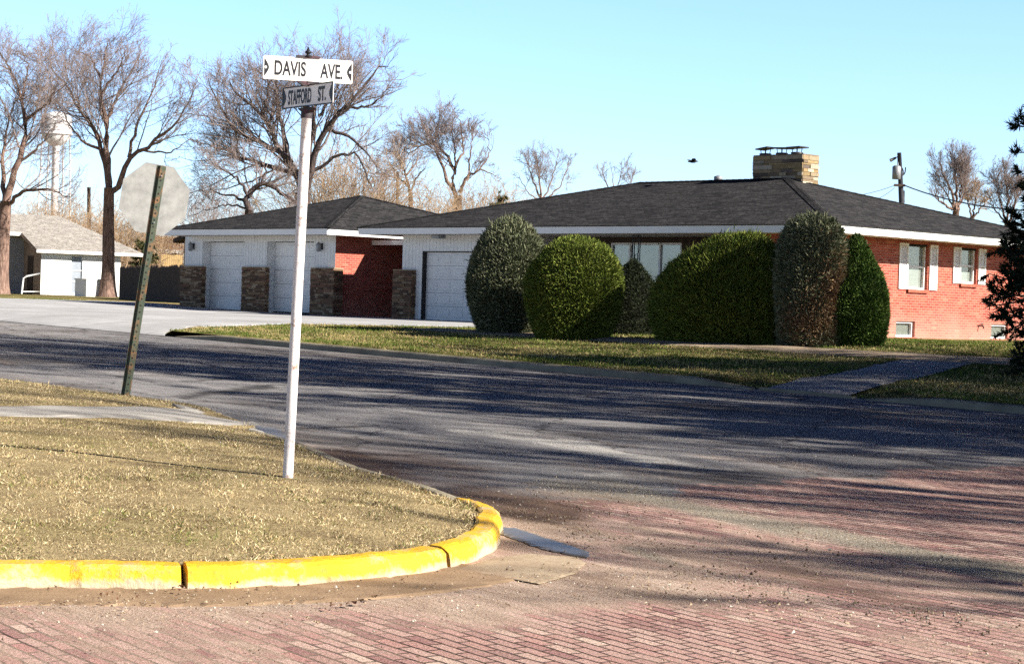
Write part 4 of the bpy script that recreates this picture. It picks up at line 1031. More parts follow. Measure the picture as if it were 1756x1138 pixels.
# tan neighbour house with orange roof and a bright fence
no = at(284, 470, 125.0); k = 125/3400
t = empty('tan_house', no, 0.35, 'small tan house with orange roof behind the board fence', 'house')
mb = MB(); mb.box(-22*k*1.05, 30*k, 0, 4, -1, 42*k); mb.build('wall', MAT['tan_wood'], t)
mb = MB(); P = [(-26*k, -0.5, 42*k), (36*k, -0.5, 42*k), (28*k, 2.4, 66*k), (-14*k, 2.4, 66*k)]; mb.quad(P, [(p[0], p[1]) for p in P]); P = [(36*k, 4.6, 42*k), (-26*k, 4.6, 42*k), (-14*k, 2.4, 66*k), (28*k, 2.4, 66*k)]; mb.quad(P, [(p[0], p[1]) for p in P])
mb.quad([(-26*k, -0.5, 42*k), (-14*k, 2.4, 66*k), (-26*k, 4.6, 42*k)], [(0, 0)]*3); mb.quad([(36*k, -0.5, 42*k), (36*k, 4.6, 42*k), (28*k, 2.4, 66*k)], [(0, 0)]*3); mb.build('roof', MAT['orange_roof'], t)
mb = MB(); mb.box(-27*k, 37*k, -0.56, -0.51, 36*k, 42*k); mb.build('fascia', MAT['white_paint'], t)
mb = MB(); mb.box(-4*k, 3*k, -0.03, -.001, 28*k, 36*k); w_ = mb.build('window', MAT['dark_glass'], t); mb = MB(); mb.box(-5*k, -4*k-.001, -0.05, -.001, 27*k, 37*k); mb.box(3*k+.001, 4*k, -0.05, -.001, 27*k, 37*k); mb.build('frame', MAT['white_paint'], w_)
no = at(296, 470, 118.0); k = 118/3400
t = empty('yard_fence', no, 0.1, 'sunlit tan picket fence before the tan house', 'fence'); mb = MB(); x = -20*k
while x < 16*k: mb.box(x, x+0.11, 0, 0.02, -1, 33*k+0.02*math.sin(x*9)); x += 0.125
mb.build('board', MAT['tan_wood'], t); mb = MB(); mb.box(-20*k, 16*k, 0.022, 0.06, 20*k, 23*k); mb.build('rail', MAT['tan_wood'], t)
no = at(318, 470, 100.0); k = 100/3400
t = empty('shed', no, -0.75, 'brown shed with sloping eave beside the garage', 'shed'); mb = MB(); mb.box(-6*k, 60*k, 0, 3, -1, 62*k); mb.build('wall', MAT['tan_siding'], t)
mb = MB(); P = [(-24*k, -0.3, 60*k), (62*k, -0.3, 84*k), (62*k, 3.2, 84*k), (-24*k, 3.2, 60*k)]; mb.quad(P, [(p[0], p[1]) for p in P]); mb.quad([(p[0], p[1], p[2]-0.2) for p in P[::-1]], [(0, 0)]*4); mb.quad([(-24*k, -0.3, 60*k-.2), (62*k, -0.3, 84*k-.2), (62*k, -0.3, 84*k), (-24*k, -0.3, 60*k)], [(0, 0)]*4); mb.build('roof', MAT['dark_wood'], t)

# ================= water tower
wd = 560.0; wk = wd/3400; wo = at(89, 499, wd)
t = empty('water_tower', wo, 0.3, 'white water tower tank on legs rising behind the bare trees', 'water tower')
z = lambda v: (499-v)*wk; R = 26*wk
mb = MB(); mb.lathe([(0.4, z(252)), (R*0.35, z(250)), (R*0.75, z(242)), (R, z(230)), (R, z(203)), (R*0.9, z(199)), (R*0.5, z(194)), (0, z(191))], 40); mb.build('tank', MAT['tank_white'], t)
mb = MB(); mb.lathe([(1.0, -6), (1.0, z(254)), (1.6, z(248))], 16); mb.build('riser', MAT['tank_white'], t)
mb = MB(); mb.lathe([(R*1.08, z(231)), (R*1.08, z(229)), (R*1.0, z(229))], 40); mb.lathe([(R*1.08, z(224)), (R*1.08, z(223.3)), (R*1.06, z(223.3))], 40); mb.build('balcony', MAT['tank_white'], t)
for a in range(4):
    an = a*PI/2+0.4; mb = MB(); mb.tube([(R*1.4*math.cos(an), R*1.4*math.sin(an), -6), (R*0.98*math.cos(an), R*0.98*math.sin(an), z(228))], 0.2, 8); mb.build('leg', MAT['tank_white'], t)
mb = MB()
for q in (290, 330):
    for a in range(4):
        a0, a1 = a*PI/2+.4, (a+1)*PI/2+.4; rr = R*1.2; mb.tube([(rr*math.cos(a0), rr*math.sin(a0), z(q+20)), (rr*math.cos(a1), rr*math.sin(a1), z(q-20))], 0.05, 5); mb.tube([(rr*math.cos(a0), rr*math.sin(a0), z(q)), (rr*math.cos(a1), rr*math.sin(a1), z(q))], 0.09, 5)
mb.build('bracing', MAT['tank_white'], t)

# ================= poles and wires
def up(base_uv, z_): p = at(*base_uv, z_); return p
pd = 92.0; pk = pd/3400; po = at(1548, 400, pd); gz_ = 0.6; top = at(1542, 262, pd)
t = empty('utility_pole', (po[0], po[1], gz_), 0, 'dark utility pole with grey transformer behind the brick house roof', 'utility pole')
rel = lambda u, v, d=pd: tuple(at(u, v, d)-np.array([po[0], po[1], gz_]))
mb = MB(); mb.tube([(0.05, 0, -0.5), rel(1546, 347), rel(1542, 262)], [0.16, 0.13, 0.10], 10); mb.build('pole', MAT['wood_pole_blue'] if 'wood_pole_blue' in MAT else simple('weathered_pole', (0.045, 0.045, 0.06), (0.03, 0.03, 0.04), 4, 0.8), t)
mb = MB(); a = rel(1537, 308, pd-0.25); hh = 24*pk; mb.lathe([(0, a[2]), (0.2, a[2]+.02), (0.2, a[2]+hh-.06), (0.12, a[2]+hh), (0, a[2]+hh)], 14, a[0], a[1]); mb.tube([(a[0]+.05, a[1], a[2]+hh), (a[0]+.05, a[1], a[2]+hh+.16)], 0.03, 6); mb.build('transformer', MAT['grey_metal'], t)
mb = MB(); a, b = rel(1532, 318), rel(1551, 317); mb.box(a[0], b[0], a[1]-0.2, a[1]-0.1, a[2]-0.05, a[2]+0.06); mb.build('crossarm', MAT['wood_pole'], t)
mb = MB(); mb.tube([rel(1542, 268), rel(1537, 270), rel(1528, 274)], 0.025, 6); a = rel(1530, 273); mb.tube([rel(1536.5, 270.5), rel(1526.5, 275.5)], [0.05, 0.08], 8); mb.build('street_lamp_arm', MAT['dark_metal'], t)
mb = MB(); mb.tube([rel(1547, 288), rel(1549, 294), rel(1549, 300)], 0.03, 5); mb.build('insulator', MAT['dark_metal'], t); mb = MB(); mb.tube([rel(1553, 287), rel(1552.5, 294), rel(1551, 298), rel(1547, 302)], 0.03, 5); mb.build('insulator', MAT['dark_metal'], t); mb = MB(); mb.tube([rel(1549, 327), rel(1549, 348)], 0.07, 6); mb.build('conduit', MAT['dark_metal'], t)
def wire(p, q, sag, label, rad=0.022):
    mb = MB(); p, q = np.array(p), np.array(q); o = (p+q)/2
    mb.tube([tuple(p+(q-p)*x-np.array([0, 0, sag*4*x*(1-x)])-o) for x in np.linspace(0, 1, 14)], rad, 5); w = mb.build('power_line', MAT['dark_metal'], None, loc=tuple(o)); tag(w, label, 'wire', 'overhead wires')
wire(at(1549, 317, pd), at(1830, 362, 70), 0.35, 'dark wire running right from the utility pole', 0.03)
wire(at(1534, 318, pd), at(1405, 336, 110), 0.25, 'thin wire running left from the utility pole', 0.012)
wire(at(1534, 322, pd), at(1478, 345, 100), 0.2, 'short drooping service wire below the transformer', 0.010)
def thin_pole(u, vt, d, hide_v, label, mat, r=0.11):
    b = at(u+2, hide_v, d); tp = at(u, vt, d); t = empty('wooden_pole', (b[0], b[1], 0.8), 0, label, 'pole'); rl = lambda p: tuple(p-np.array([b[0], b[1], 0.8]))
    mb = MB(); mb.tube([(0, 0, -0.5), rl(tp)], [r*1.2, r], 8); mb.build('shaft', MAT[mat], t); mb = MB(); q = rl(tp); mb.lathe([(r*1.15, q[2]-0.05), (r*1.15, q[2]+0.02), (0, q[2]+0.05)], 8, q[0], q[1]); mb.build('cap', MAT['dark_metal'], t)
thin_pole(152.5, 322, 118, 430, 'thin brown pole rising behind the cottage roof', 'wood_pole')
thin_pole(682, 295, 108, 350, 'thin dark pole rising behind the garage roof', 'wood_pole', 0.08)

# ================= street name sign
so_p, so_s, so_c = hit(492, 818, lambda s, c: nearz(s, c)); zsg = float(np.array(so_p-EYE)@FW)
mpp = zsg/3400.0
ss = empty('street_sign', so_p, 0, 'white street name sign post on the corner lawn with two crossed blades', 'street sign')
rel = lambda u, v: np.array(at(u, v, zsg)-so_p)
tp = rel(526.4, 183); ptop = rel(525.6, 203)
mb = MB(); n = 14; pts = [tuple(np.array([0, 0, -0.3])+(ptop-np.array([0, 0, -0.3]))*i/n) for i in range(n+1)]
mb.tube(pts, [0.037]*(n+1), 16); mb.build('pole', MAT['pole_white'], ss)
mb = MB(); d = (tp-ptop); mb.tube([tuple(ptop-0.02*d), tuple(ptop+0.05*d), tuple(ptop+0.5*d), tuple(tp)], [0.040, 0.042, 0.041, 0.03], 16)
mb.build('pole_cap', MAT['cap_rust'], ss)
def flat_text(name, body, parent, x0, x1, z0, z1, y, mat, bold=0.022):
    cu = bpy.data.curves.new('lettering', 'FONT'); cu.body = body; cu.size = 1.0; cu.offset = bold; cu.extrude = 0.0
    tmp = bpy.data.objects.new('lettering_source', cu); COL.objects.link(tmp); bpy.context.view_layer.update()
    me = bpy.data.meshes.new_from_object(tmp.evaluated_get(bpy.context.evaluated_depsgraph_get())); bpy.data.objects.remove(tmp)
    n = len(me.vertices); co = np.empty(n*3, dtype=np.float32); me.vertices.foreach_get('co', co); co = co.reshape(-1, 3)
    mn, mx = co.min(0), co.max(0)
    out = np.zeros_like(co); out[:, 0] = x0+(co[:, 0]-mn[0])/(mx[0]-mn[0])*(x1-x0); out[:, 2] = z0+(co[:, 1]-mn[1])/(mx[1]-mn[1])*(z1-z0); out[:, 1] = y
    me.vertices.foreach_set('co', out.ravel()); me.materials.clear(); me.materials.append(mat); me.update()
    o = bpy.data.objects.new(name, me); COL.objects.link(o); o.parent = parent; return o
def rounded(w, h, r, n=5):
    P = []
    for cx, cy, a0 in ((w-r, h-r, 0), (-w+r, h-r, 90), (-w+r, -h+r, 180), (w-r, -h+r, 270)):
        for i in range(n+1): t = math.radians(a0+90*i/n); P.append((cx+r*math.cos(t), cy+r*math.sin(t)))
    return P
def lens_mark(mb, x, s, w, h, y):
    mb.quad([(x, y, h), (x, y, -h), (x+s*w*0.55, y, -h*0.6), (x+s*w*0.9, y, -h*0.25), (x+s*w, y, 0), (x+s*w*0.9, y, h*0.25), (x+s*w*0.55, y, h*0.6)][::(1 if s > 0 else -1)])
# upper blade
c0 = rel(528.5, 120); 
def blade(center, yaw, roll, w, h, mat):
    o = bpy.data.objects.new('sign_blade', None)
    mb = MB(); mb.prism(rounded(w, h, 0.012), -0.002, 0.002, T=lambda x, z, y: (x, y, z)); o = mb.build('sign_blade', mat, ss)
    o.matrix_local = Matrix.Translation(Vector(center)) @ Matrix.Rotation(yaw, 4, 'Z') @ Matrix.Rotation(roll, 4, 'Y'); return o
ya = math.radians(17); wA = 147*mpp/2/math.cos(ya)+0.004; hA = 40*mpp/2
bl = blade(c0+np.array([0, 0, 0]), ya, 0.0, wA, hA, MAT['sign_white'])
flat_text('lettering', 'DAVIS', bl, -wA+2*wA*0.125, -wA+2*wA*0.475, -hA*0.62, hA*0.66, -0.0035, MAT['black_paint'])
flat_text('lettering', 'AVE.', bl, -wA+2*wA*0.635, -wA+2*wA*0.885, -hA*0.66, hA*0.62, -0.0035, MAT['black_paint'])
for sg in (1, -1):
    mb = MB(); lens_mark(mb, -sg*(wA-0.008), sg, 0.034, hA*0.78, -0.0035); x = -sg*(wA-0.018)
    mb.quad([(x+0.009*math.cos(t), -0.0055, 0.010*math.sin(t)) for t in np.linspace(0, 2*PI, 12, endpoint=False)], mi=1); mb.build('end_mark', [MAT['black_paint'], MAT['sign_white']], bl)
# lower blade
yb = math.radians(-53); wB = 0.5*87*mpp/(math.cos(yb)*0.9946-math.sin(-yb)*0.1033)*0.99; hB = 37.5*mpp/2; c1 = rel(527.5, 164)
MAT['sign_shade_white'] = simple('shade_white_blade', (0.86, 0.86, 0.87), (0.76, 0.76, 0.78), 8, 0.5)  # blade white raised to make up for the shade it stands in
b2 = blade(c1, yb, 0.0, wB, hB, MAT['sign_shade_white'])
flat_text('lettering', 'STAFFORD', b2, -wB+2*wB*0.115, -wB+2*wB*0.58, -hB*0.70, hB*0.68, -0.0035, MAT['black_paint'], 0.035)
flat_text('lettering', 'ST.', b2, -wB+2*wB*0.71, -wB+2*wB*0.865, -hB*0.68, hB*0.70, -0.0035, MAT['black_paint'], 0.035)
mb = MB(); t_ = 0.009
for q in ((-wB, wB, hB-t_, hB), (-wB, wB, -hB, -hB+t_), (-wB, -wB+t_*1.6, -hB+t_+.001, hB-t_-.001), (wB-t_*1.6, wB, -hB+t_+.001, hB-t_-.001)): mb.box(q[0], q[1], -0.0045, -0.0024, q[2], q[3])
mb.build('border', MAT['black_paint'], b2)
for sg in (1, -1): mb = MB(); lens_mark(mb, -sg*(wB-0.012), sg, 0.04, hB*0.86, -0.0036); mb.build('end_mark', MAT['black_paint'], b2)
# brackets and finial
mb = MB(); br = MAT['cap_rust']
def bracket(u, v, yaw, w, hz):
    p = rel(u, v); c, s = math.cos(yaw), math.sin(yaw)
    m = MB(); f = lambda x, y, z: (p[0]+x*c-y*s, p[1]+x*s+y*c, p[2]+z)
    m.prism([(-w, 0), (-w*0.4, -hz), (w*0.4, -hz), (w, 0), (w, 0.006), (-w, 0.006)], -0.018, 0.018, T=lambda x, z, y: f(x, y, z)); m.build('bracket', br, ss)
bracket(527, 186, yb, 0.10, 0.03); bracket(528, 141.5, ya, 0.08, 0.028); 
p = rel(528.5, 99); m = MB(); cc, sn = math.cos(ya), math.sin(ya); m.box(-0.085, 0.085, -0.014, 0.014, -0.004, 0.012, T=lambda x, y, z: (p[0]+x*cc-y*sn, p[1]+x*sn+y*cc, p[2]+z)); m.build('bracket', br, ss)
mb = MB(); mb.tube([tuple(rel(527.5, 146)), tuple(rel(528, 140))], 0.022, 10); mb.build('collar', br, ss)
p = rel(528.5, 98); zf = p[2]; k = mpp
mb = MB(); mb.lathe([(0.030, zf), (0.028, zf+1.5*k), (0.012, zf+3*k), (0.010, zf+4.5*k), (0.024, zf+7*k), (0.024, zf+8.5*k), (0.010, zf+12*k), (0.003, zf+17*k), (0, zf+17.5*k)], 12, p[0], p[1]); mb.build('finial', MAT['black_paint'], ss)

# ================= stop sign seen from behind
sp, s_s, s_c = hit(215, 678, lambda s, c: nearz(s, c)); zst = float((sp-EYE)@FW); mp = zst/3400
st = empty('stop_sign', sp, 0, 'leaning stop sign seen from behind, bare grey octagon on a perforated post', 'stop sign')
yaw = math.radians(28); lean = math.radians(7.4)
L = Matrix.Rotation(lean, 4, 'Y') @ Matrix.Rotation(yaw, 4, 'Z'); st.matrix_world = Matrix.Translation(Vector(sp)) @ L
PL = 398*mp
def post_T(x, y, z): return (x, y, z)
mb = MB(); w = 0.040; hat = [(-w-0.014, 0.0), (-w, 0.0), (-w*0.62, -0.036), (w*0.62, -0.036), (w, 0.0), (w+0.014, 0.0), (w+0.014, 0.004), (w-0.003, 0.004), (w*0.55, -0.032), (-w*0.55, -0.032), (-w+0.003, 0.004), (-w-0.014, 0.004)]
mb.prism(hat, -0.4, PL)
po_ = mb.build('post', MAT['post_green'], st)
mb = MB(); z = 0.06
while z < PL-0.03: mb.quad([(0.011*math.cos(t), -0.0372, z+0.011*math.sin(t)) for t in np.linspace(0, 2*PI, 10, endpoint=False)][::-1]); z += 0.0508*1.5
mb.build('hole', MAT['holes'] if 'holes' in MAT else simple('hole_dark', (0.012, 0.012, 0.01), (0.02, 0.018, 0.015), 20, 0.9), po_)
R8 = 0.80/2/math.cos(PI/8); oz = PL-0.80/2+0.012
mb = MB(); oc = [(R8*math.cos(PI/8+i*PI/4), R8*math.sin(PI/8+i*PI/4)) for i in range(8)]
mb.prism([(x, z) for x, z in oc], 0.006, 0.010, T=lambda x, z, y: (x-0.02, y, z+oz)); pn = mb.build('sign_panel', MAT['galv'], st)
mb = MB(); mb.prism([(x*0.985, z*0.985) for x, z in oc], 0.0105, 0.0115, T=lambda x, z, y: (x-0.02, y, z+oz)); mb.build('red_face', simple('sign_red', (0.45, 0.02, 0.02), (0.38, 0.02, 0.02), 5, 0.4), pn)
for q in (oz+0.27, oz-0.27):
    mb = MB(); mb.lathe([(0.011, -0.05), (0.011, -0.0365), (0.006, -0.0365)], 6); b_ = mb.build('bolt', MAT['grey_metal'], st); b_.rotation_euler = (PI/2, 0, 0); b_.location = (0, -0.088, q)
# crow
bp = at(1188, 277, 58.0); t = empty('bird', bp, 0.2, 'small black bird gliding above the house roof', 'bird')
mb = MB(); mb.tube([(-0.15, 0, -0.01), (-0.11, 0, 0), (-0.02, 0, 0), (0.06, 0, 0.0), (0.10, 0, 0.012), (0.13, 0, 0.012), (0.165, 0, 0.0)], [0.012, 0.03, 0.045, 0.04, 0.028, 0.022, 0.003], 10)
mb.quad([(-0.15, -.02, 0), (-0.22, -.05, 0), (-0.22, .05, .004), (-0.15, .02, 0.004)])
for s in (-1, 1):
    mb.prism([(0.06, 0.02*s), (0.05, 0.17*s), (-0.02, 0.3*s), (-0.1, 0.27*s), (-0.07, 0.02*s)], 0, 0.008, T=lambda x, y, z: (x, y, z+abs(y)*0.22))
mb.build('body', MAT['feather'], t)

# ------------------------------------------------------------------ vegetation
def blades(P, D, Ln, Wd, col, name, mat, parent=None, bend=0.25, loc=None):
    """leaf sprays / grass: pointed folded quads. P base, D direction (unit), Ln length, Wd width, col (n,3)"""
    n = len(P); rv = rng.normal(size=(n, 3)); Sd = np.cross(D, rv); Sd /= np.linalg.norm(Sd, axis=1, keepdims=True)+1e-9
    Bn = np.cross(D, Sd)*bend
    Ln = Ln[:, None]; Wd = Wd[:, None]
    a = P-Sd*Wd*0.35; b = P+Sd*Wd*0.35; c = P+D*Ln*0.55+Sd*Wd*0.5+Bn*Ln*0.3; e = P+D*Ln*0.55-Sd*Wd*0.5+Bn*Ln*0.3; t = P+D*Ln+Bn*Ln
    V = np.stack([a, b, c, t, e], 1).reshape(-1, 3); idx = np.arange(n*5).reshape(n, 5)
    cc = np.repeat(col, 5, axis=0)
    return npmesh(name, V, idx, mat, parent, cc, loc=loc)

def pick(n, cols, w=None):
    i = rng.choice(len(cols), n, p=w); c = np.array(cols)[i]; return c*rng.uniform(0.7, 1.3, (n, 1))

# --- grass blades on the corner lawn
def in_view(x, y, z, m=40):
    q = np.stack([x, y, z], -1)-EYE; d = q@FW; u = 878+F*(q@RT)/d; v = 569-F*(q@UP)/d
    return (u > -m) & (u < 1756+m) & (v > -m) & (v < 1138+m)
KIarr = KI
def near_grass():
    n = 1100000; s = rng.uniform(8, 30, n); c = rng.uniform(2.0, 13.0, n)
    x, y = sc2xy(s, c); k = in_view(x, y, Tn(s)+0.15)
    # fewer blades with distance
    dist = np.hypot(x, y); k &= rng.random(n) < np.clip((13.0/dist)**1.6, 0, 1)
    s, c, x, y = s[k], c[k], x[k], y[k]
    d = segdist(s, c, KIarr)
    # inside test: lawn side of the kerb (vectorised crossing number)
    bp = near_poly; ins = np.zeros(len(s), bool)
    for i in range(len(bp)):
        x0, y0 = bp[i]; x1, y1 = bp[(i+1) % len(bp)]
        if y0 == y1: continue
        cond = ((y0 > c) != (y1 > c)) & (s < (x1-x0)*(c-y0)/(y1-y0)+x0); ins ^= cond
    ins &= d > -0.01
    bare = nz(s, c, 3.7, 21)+0.7*nz(s, c, 8.1, 5); ins &= rng.random(len(s)) < np.clip(1.0-0.9*sst(bare, 0.45, 0.85), 0.08, 1)
    ins &= ~((s > 15.75-0.35*np.clip((c-9.4)/2.5, 0, 1)) & (s < 17.1) & (c < 12.4))
    ins &= np.hypot(x-so_p[0], y-so_p[1]) > 0.10
    s, c, x, y, d = s[ins], c[ins], x[ins], y[ins], d[ins]; n = len(s)
    z = Tn(s)+0.095+0.10*(1-np.exp(-d/0.9))+0.012*nz(s, c, 2.3, 2)*np.minimum(1, d*3)-0.006
    patchy = nz(s, c, 1.9, 3)+0.6*nz(s, c, 5.3, 8)
    D = rng.normal(size=(n, 3)); D[:, 2] = rng.uniform(0.05, 0.75, n); D /= np.linalg.norm(D, axis=1, keepdims=True)
    Ln = rng.uniform(0.011, 0.027, n)*(1+0.25*patchy)*(1+0.9*np.clip(nz(s, c, 7.3, 13), 0, 1))*np.where(d < 0.12, 1.5, 1.0)
    straw = [(0.60, 0.49, 0.29), (0.48, 0.37, 0.2), (0.68, 0.57, 0.37), (0.32, 0.23, 0.12)]
    col = pick(n, straw); g = rng.random(n) < np.clip(0.10+0.24*patchy, 0.02, 0.5)
    tuft = np.exp(-((s-hit(325, 928, lambda a, b: nearz(a, b))[1])**2+(c-hit(325, 928, lambda a, b: nearz(a, b))[2])**2)/0.14**2); g |= rng.random(n) < tuft*1.2
    col[g] = pick(int(g.sum()), [(0.20, 0.22, 0.06), (0.27, 0.27, 0.09), (0.15, 0.19, 0.05)])
    br = rng.random(n) < 0.13; col[br] *= 0.4
    o = blades(np.stack([x, y, z], 1), D, Ln, rng.uniform(0.0025, 0.005, n), col, 'lawn_grass', MAT['grass'], bend=0.5)
    tag(o, 'short dormant straw grass with green flecks on the corner lawn', 'grass', None, 'stuff')
near_grass()
def far_grass():
    n = 420000; s = rng.uniform(10, 62, n); c = rng.uniform(25.8, 41, n)
    x, y = sc2xy(s, c); k = in_view(x, y, Lz(s, c)); s, c, x, y = s[k], c[k], x[k], y[k]
    ok = ~((c > 31.65) & (c < 32.95) & (s < 35.5)); a0 = 18.3+(c-25.75)*0.237; ok &= ~((s > a0-0.05) & (s < a0+1.6) & (c < 31.8))
    edge = np.interp(c, [25.6, 27.5, 31.3, 32.5, 34, 35.4, 41], [36.5, 38.1, 38.9, 37.2, 35.2, 33.5, 33.5]); ok &= ~((s > edge) & (s < 61))
    px_ = (x-HC[0])*AX[0]+(y-HC[1])*AX[1]; py_ = (x-HC[0])*AY[0]+(y-HC[1])*AY[1]; ok &= ~((px_ < -1.0) & (py_ > 1.0))
    s, c, x, y = s[ok], c[ok], x[ok], y[ok]; n = len(s); z = lawnz(s, c)-0.01
    patchy = nz(s, c, 0.7, 3)+0.7*nz(s, c, 2.3, 8)
    D = rng.normal(size=(n, 3)); D[:, 2] = rng.uniform(0.3, 1.4, n); D /= np.linalg.norm(D, axis=1, keepdims=True)
    col = pick(n, [(0.40, 0.32, 0.145), (0.32, 0.25, 0.11), (0.46, 0.38, 0.19)])
    g = rng.random(n) < np.clip(0.62+0.7*patchy+0.35*sst(c, 33, 36), 0.05, 0.97); col[g] = pick(int(g.sum()), [(0.11, 0.155, 0.03), (0.155, 0.19, 0.045), (0.085, 0.12, 0.025)])
    o = blades(np.stack([x, y, z], 1), D, rng.uniform(0.03, 0.08, n), rng.uniform(0.008, 0.016, n), col, 'lawn_grass', MAT['grass'], bend=0.4)
    tag(o, 'green and straw grass on the lawn before the brick house', 'grass', None, 'stuff')
far_grass()

# --- clipped shrubs: a dark inner mass and many small sprays following the clipped outline
def shrub(name, label, cat, u, v, prof, widths, n, cols, w=None, ln=(0.07, 0.16), spray=0.5, upb=0.35, squash=1.0, yaw=0.0, dead=None, lum=0.07, group=None, off=(0, 0), tilt=0.0, wild=0.012):
    """prof: [(height m, radius m)] from the ground up; widths = (x stretch, y stretch)"""
    p, s, c = hit(u, v, lot_h); p = np.array(p); p[0] += off[0]; p[1] += off[1]
    p[2] = lot_h((p[1]-p[0])*0.70711, (p[0]+p[1])*0.70711)-0.03
    t = empty(name, p, yaw, label, cat, group)
    H = np.array([q[0] for q in prof]); Rr = np.array([q[1] for q in prof]); top = H[-1]
    lump_dirs = rng.normal(size=(26, 3)); lump_dirs /= np.linalg.norm(lump_dirs, axis=1, keepdims=True); amp = rng.uniform(-lum, lum, 26)
    def lump(d): return 1+((np.clip(d@lump_dirs.T, 0, 1)**14)*amp).sum(1)
    hh = rng.uniform(0, 1, n*3)
    # sample by height in proportion to circumference, plus the cap
    h = hh*top; r = np.interp(h, H, Rr); keep = rng.random(len(h)) < (r/Rr.max()*0.85+0.15); h = h[keep][:n]; n = len(h)
    r = np.interp(h, H, Rr); dr = (np.interp(h+0.02, H, Rr)-np.interp(h-0.02, H, Rr))/0.04
    a = rng.uniform(0, 2*PI, n); nrm = np.stack([np.cos(a), np.sin(a), -np.clip(dr, -4, 4)], 1); nrm /= np.linalg.norm(nrm, axis=1, keepdims=True)
    cen = np.stack([r*np.cos(a), r*np.sin(a), h-top*0.45], 1); dd = cen/np.linalg.norm(cen, axis=1, keepdims=True)
    k = lump(dd)*rng.uniform(0.86, 1.0, n)
    P = np.stack([r*np.cos(a)*k*widths[0], r*np.sin(a)*k*widths[1], h*(1+0.5*(k-1))], 1)
    P[:, 2] *= 1+tilt*P[:, 0]/(Rr.max()*widths[0])
    D = nrm+rng.normal(size=(n, 3))*spray; D[:, 2] += upb; D /= np.linalg.norm(D, axis=1, keepdims=True)
    col = pick(n, cols, w)
    if dead is not None:
        for (da, dh, ds, dc) in dead:
            m = np.exp(-(((np.angle(np.exp(1j*(a-da))))/0.75)**2+((h-dh)/ds)**2)); q = rng.random(n) < m; col[q] = pick(int(q.sum()), dc)
    sz = top/2.6; LL = rng.uniform(*ln, n)*sz; wl_ = rng.random(n) < wild*(0.4+1.6*h/top); LL[wl_] *= rng.uniform(1.4, 2.3, int(wl_.sum()))
    blades(P, D, LL, rng.uniform(0.014, 0.027, n)*sz, col, 'foliage', MAT['foliage'], t)
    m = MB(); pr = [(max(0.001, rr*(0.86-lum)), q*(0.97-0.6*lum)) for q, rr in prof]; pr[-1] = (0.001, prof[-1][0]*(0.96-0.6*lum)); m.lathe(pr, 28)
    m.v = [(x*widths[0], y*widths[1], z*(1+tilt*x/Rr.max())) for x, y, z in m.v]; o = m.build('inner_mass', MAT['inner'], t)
    m = MB(); m.tube([(0, 0, -0.2), (0.02, 0, top*0.4)], [0.07, 0.04], 8); m.build('stem', MAT['bark_dark'], t)
    return t
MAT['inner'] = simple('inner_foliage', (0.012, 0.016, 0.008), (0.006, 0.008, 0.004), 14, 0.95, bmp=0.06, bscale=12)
GREY = [(0.135, 0.155, 0.085), (0.18, 0.195, 0.115), (0.09, 0.11, 0.055), (0.25, 0.25, 0.16)]
GREEN = [(0.115, 0.16, 0.022), (0.165, 0.205, 0.032), (0.075, 0.11, 0.018), (0.21, 0.23, 0.05)]
DARK = [(0.03, 0.045, 0.015), (0.045, 0.06, 0.02), (0.02, 0.03, 0.012)]
TANS = [(0.24, 0.155, 0.085), (0.30, 0.20, 0.11), (0.17, 0.11, 0.065)]
k1 = 47.6/3400
shrub('shrub', 'tall grey-green domed shrub in front of the single garage door', 'shrub', 871, 567,
      [(0, 46*k1), (25*k1, 58*k1), (60*k1, 67*k1), (90*k1, 68*k1), (125*k1, 61*k1), (155*k1, 49*k1), (175*k1, 36*k1), (188*k1, 20*k1), (196*k1, 3*k1)], (1, 1), 52000, GREY, ln=(0.05, 0.12), upb=0.55, off=(0, -1.0), group='clipped shrubs before the house')
k2 = 46.2/3400
shrub('shrub', 'broad bright green ball shrub overlapping the grey-green dome', 'shrub', 980, 577,
      [(0, 58*k2), (25*k2, 70*k2), (60*k2, 79*k2), (95*k2, 80*k2), (125*k2, 72*k2), (150*k2, 54*k2), (163*k2, 32*k2), (170*k2, 4*k2)], (1, 0.9), 56000, GREEN, ln=(0.05, 0.11), upb=0.3, off=(0, -0.7), group='clipped shrubs before the house')
k3 = 47.6/3400
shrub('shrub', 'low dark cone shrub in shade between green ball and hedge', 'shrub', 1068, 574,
      [(0, 72*k3), (30*k3, 64*k3), (60*k3, 50*k3), (90*k3, 33*k3), (115*k3, 15*k3), (128*k3, 1*k3)], (1, 1), 22000, [(0.018, 0.026, 0.010), (0.028, 0.038, 0.014)], ln=(0.05, 0.11), group='clipped shrubs before the house', off=(0.25, 0.9))  # leaf colours darkened to put the shade into this shrub
k4 = 44.3/3400
shrub('hedge', 'wide loose green hedge with spiky top between ball and brown shrub', 'hedge', 1232, 588,
      [(0, 76*k4), (30*k4, 86*k4), (70*k4, 88*k4), (110*k4, 80*k4), (140*k4, 64*k4), (160*k4, 40*k4), (172*k4, 12*k4), (175*k4, 2*k4)], (1.32, 0.8), 64000, GREEN, ln=(0.06, 0.16), spray=0.55, upb=0.5, yaw=-0.42, off=(0.05, 0.45), lum=0.13, tilt=0.13, wild=0.03, group='clipped shrubs before the house')
k5 = 41.6/3400
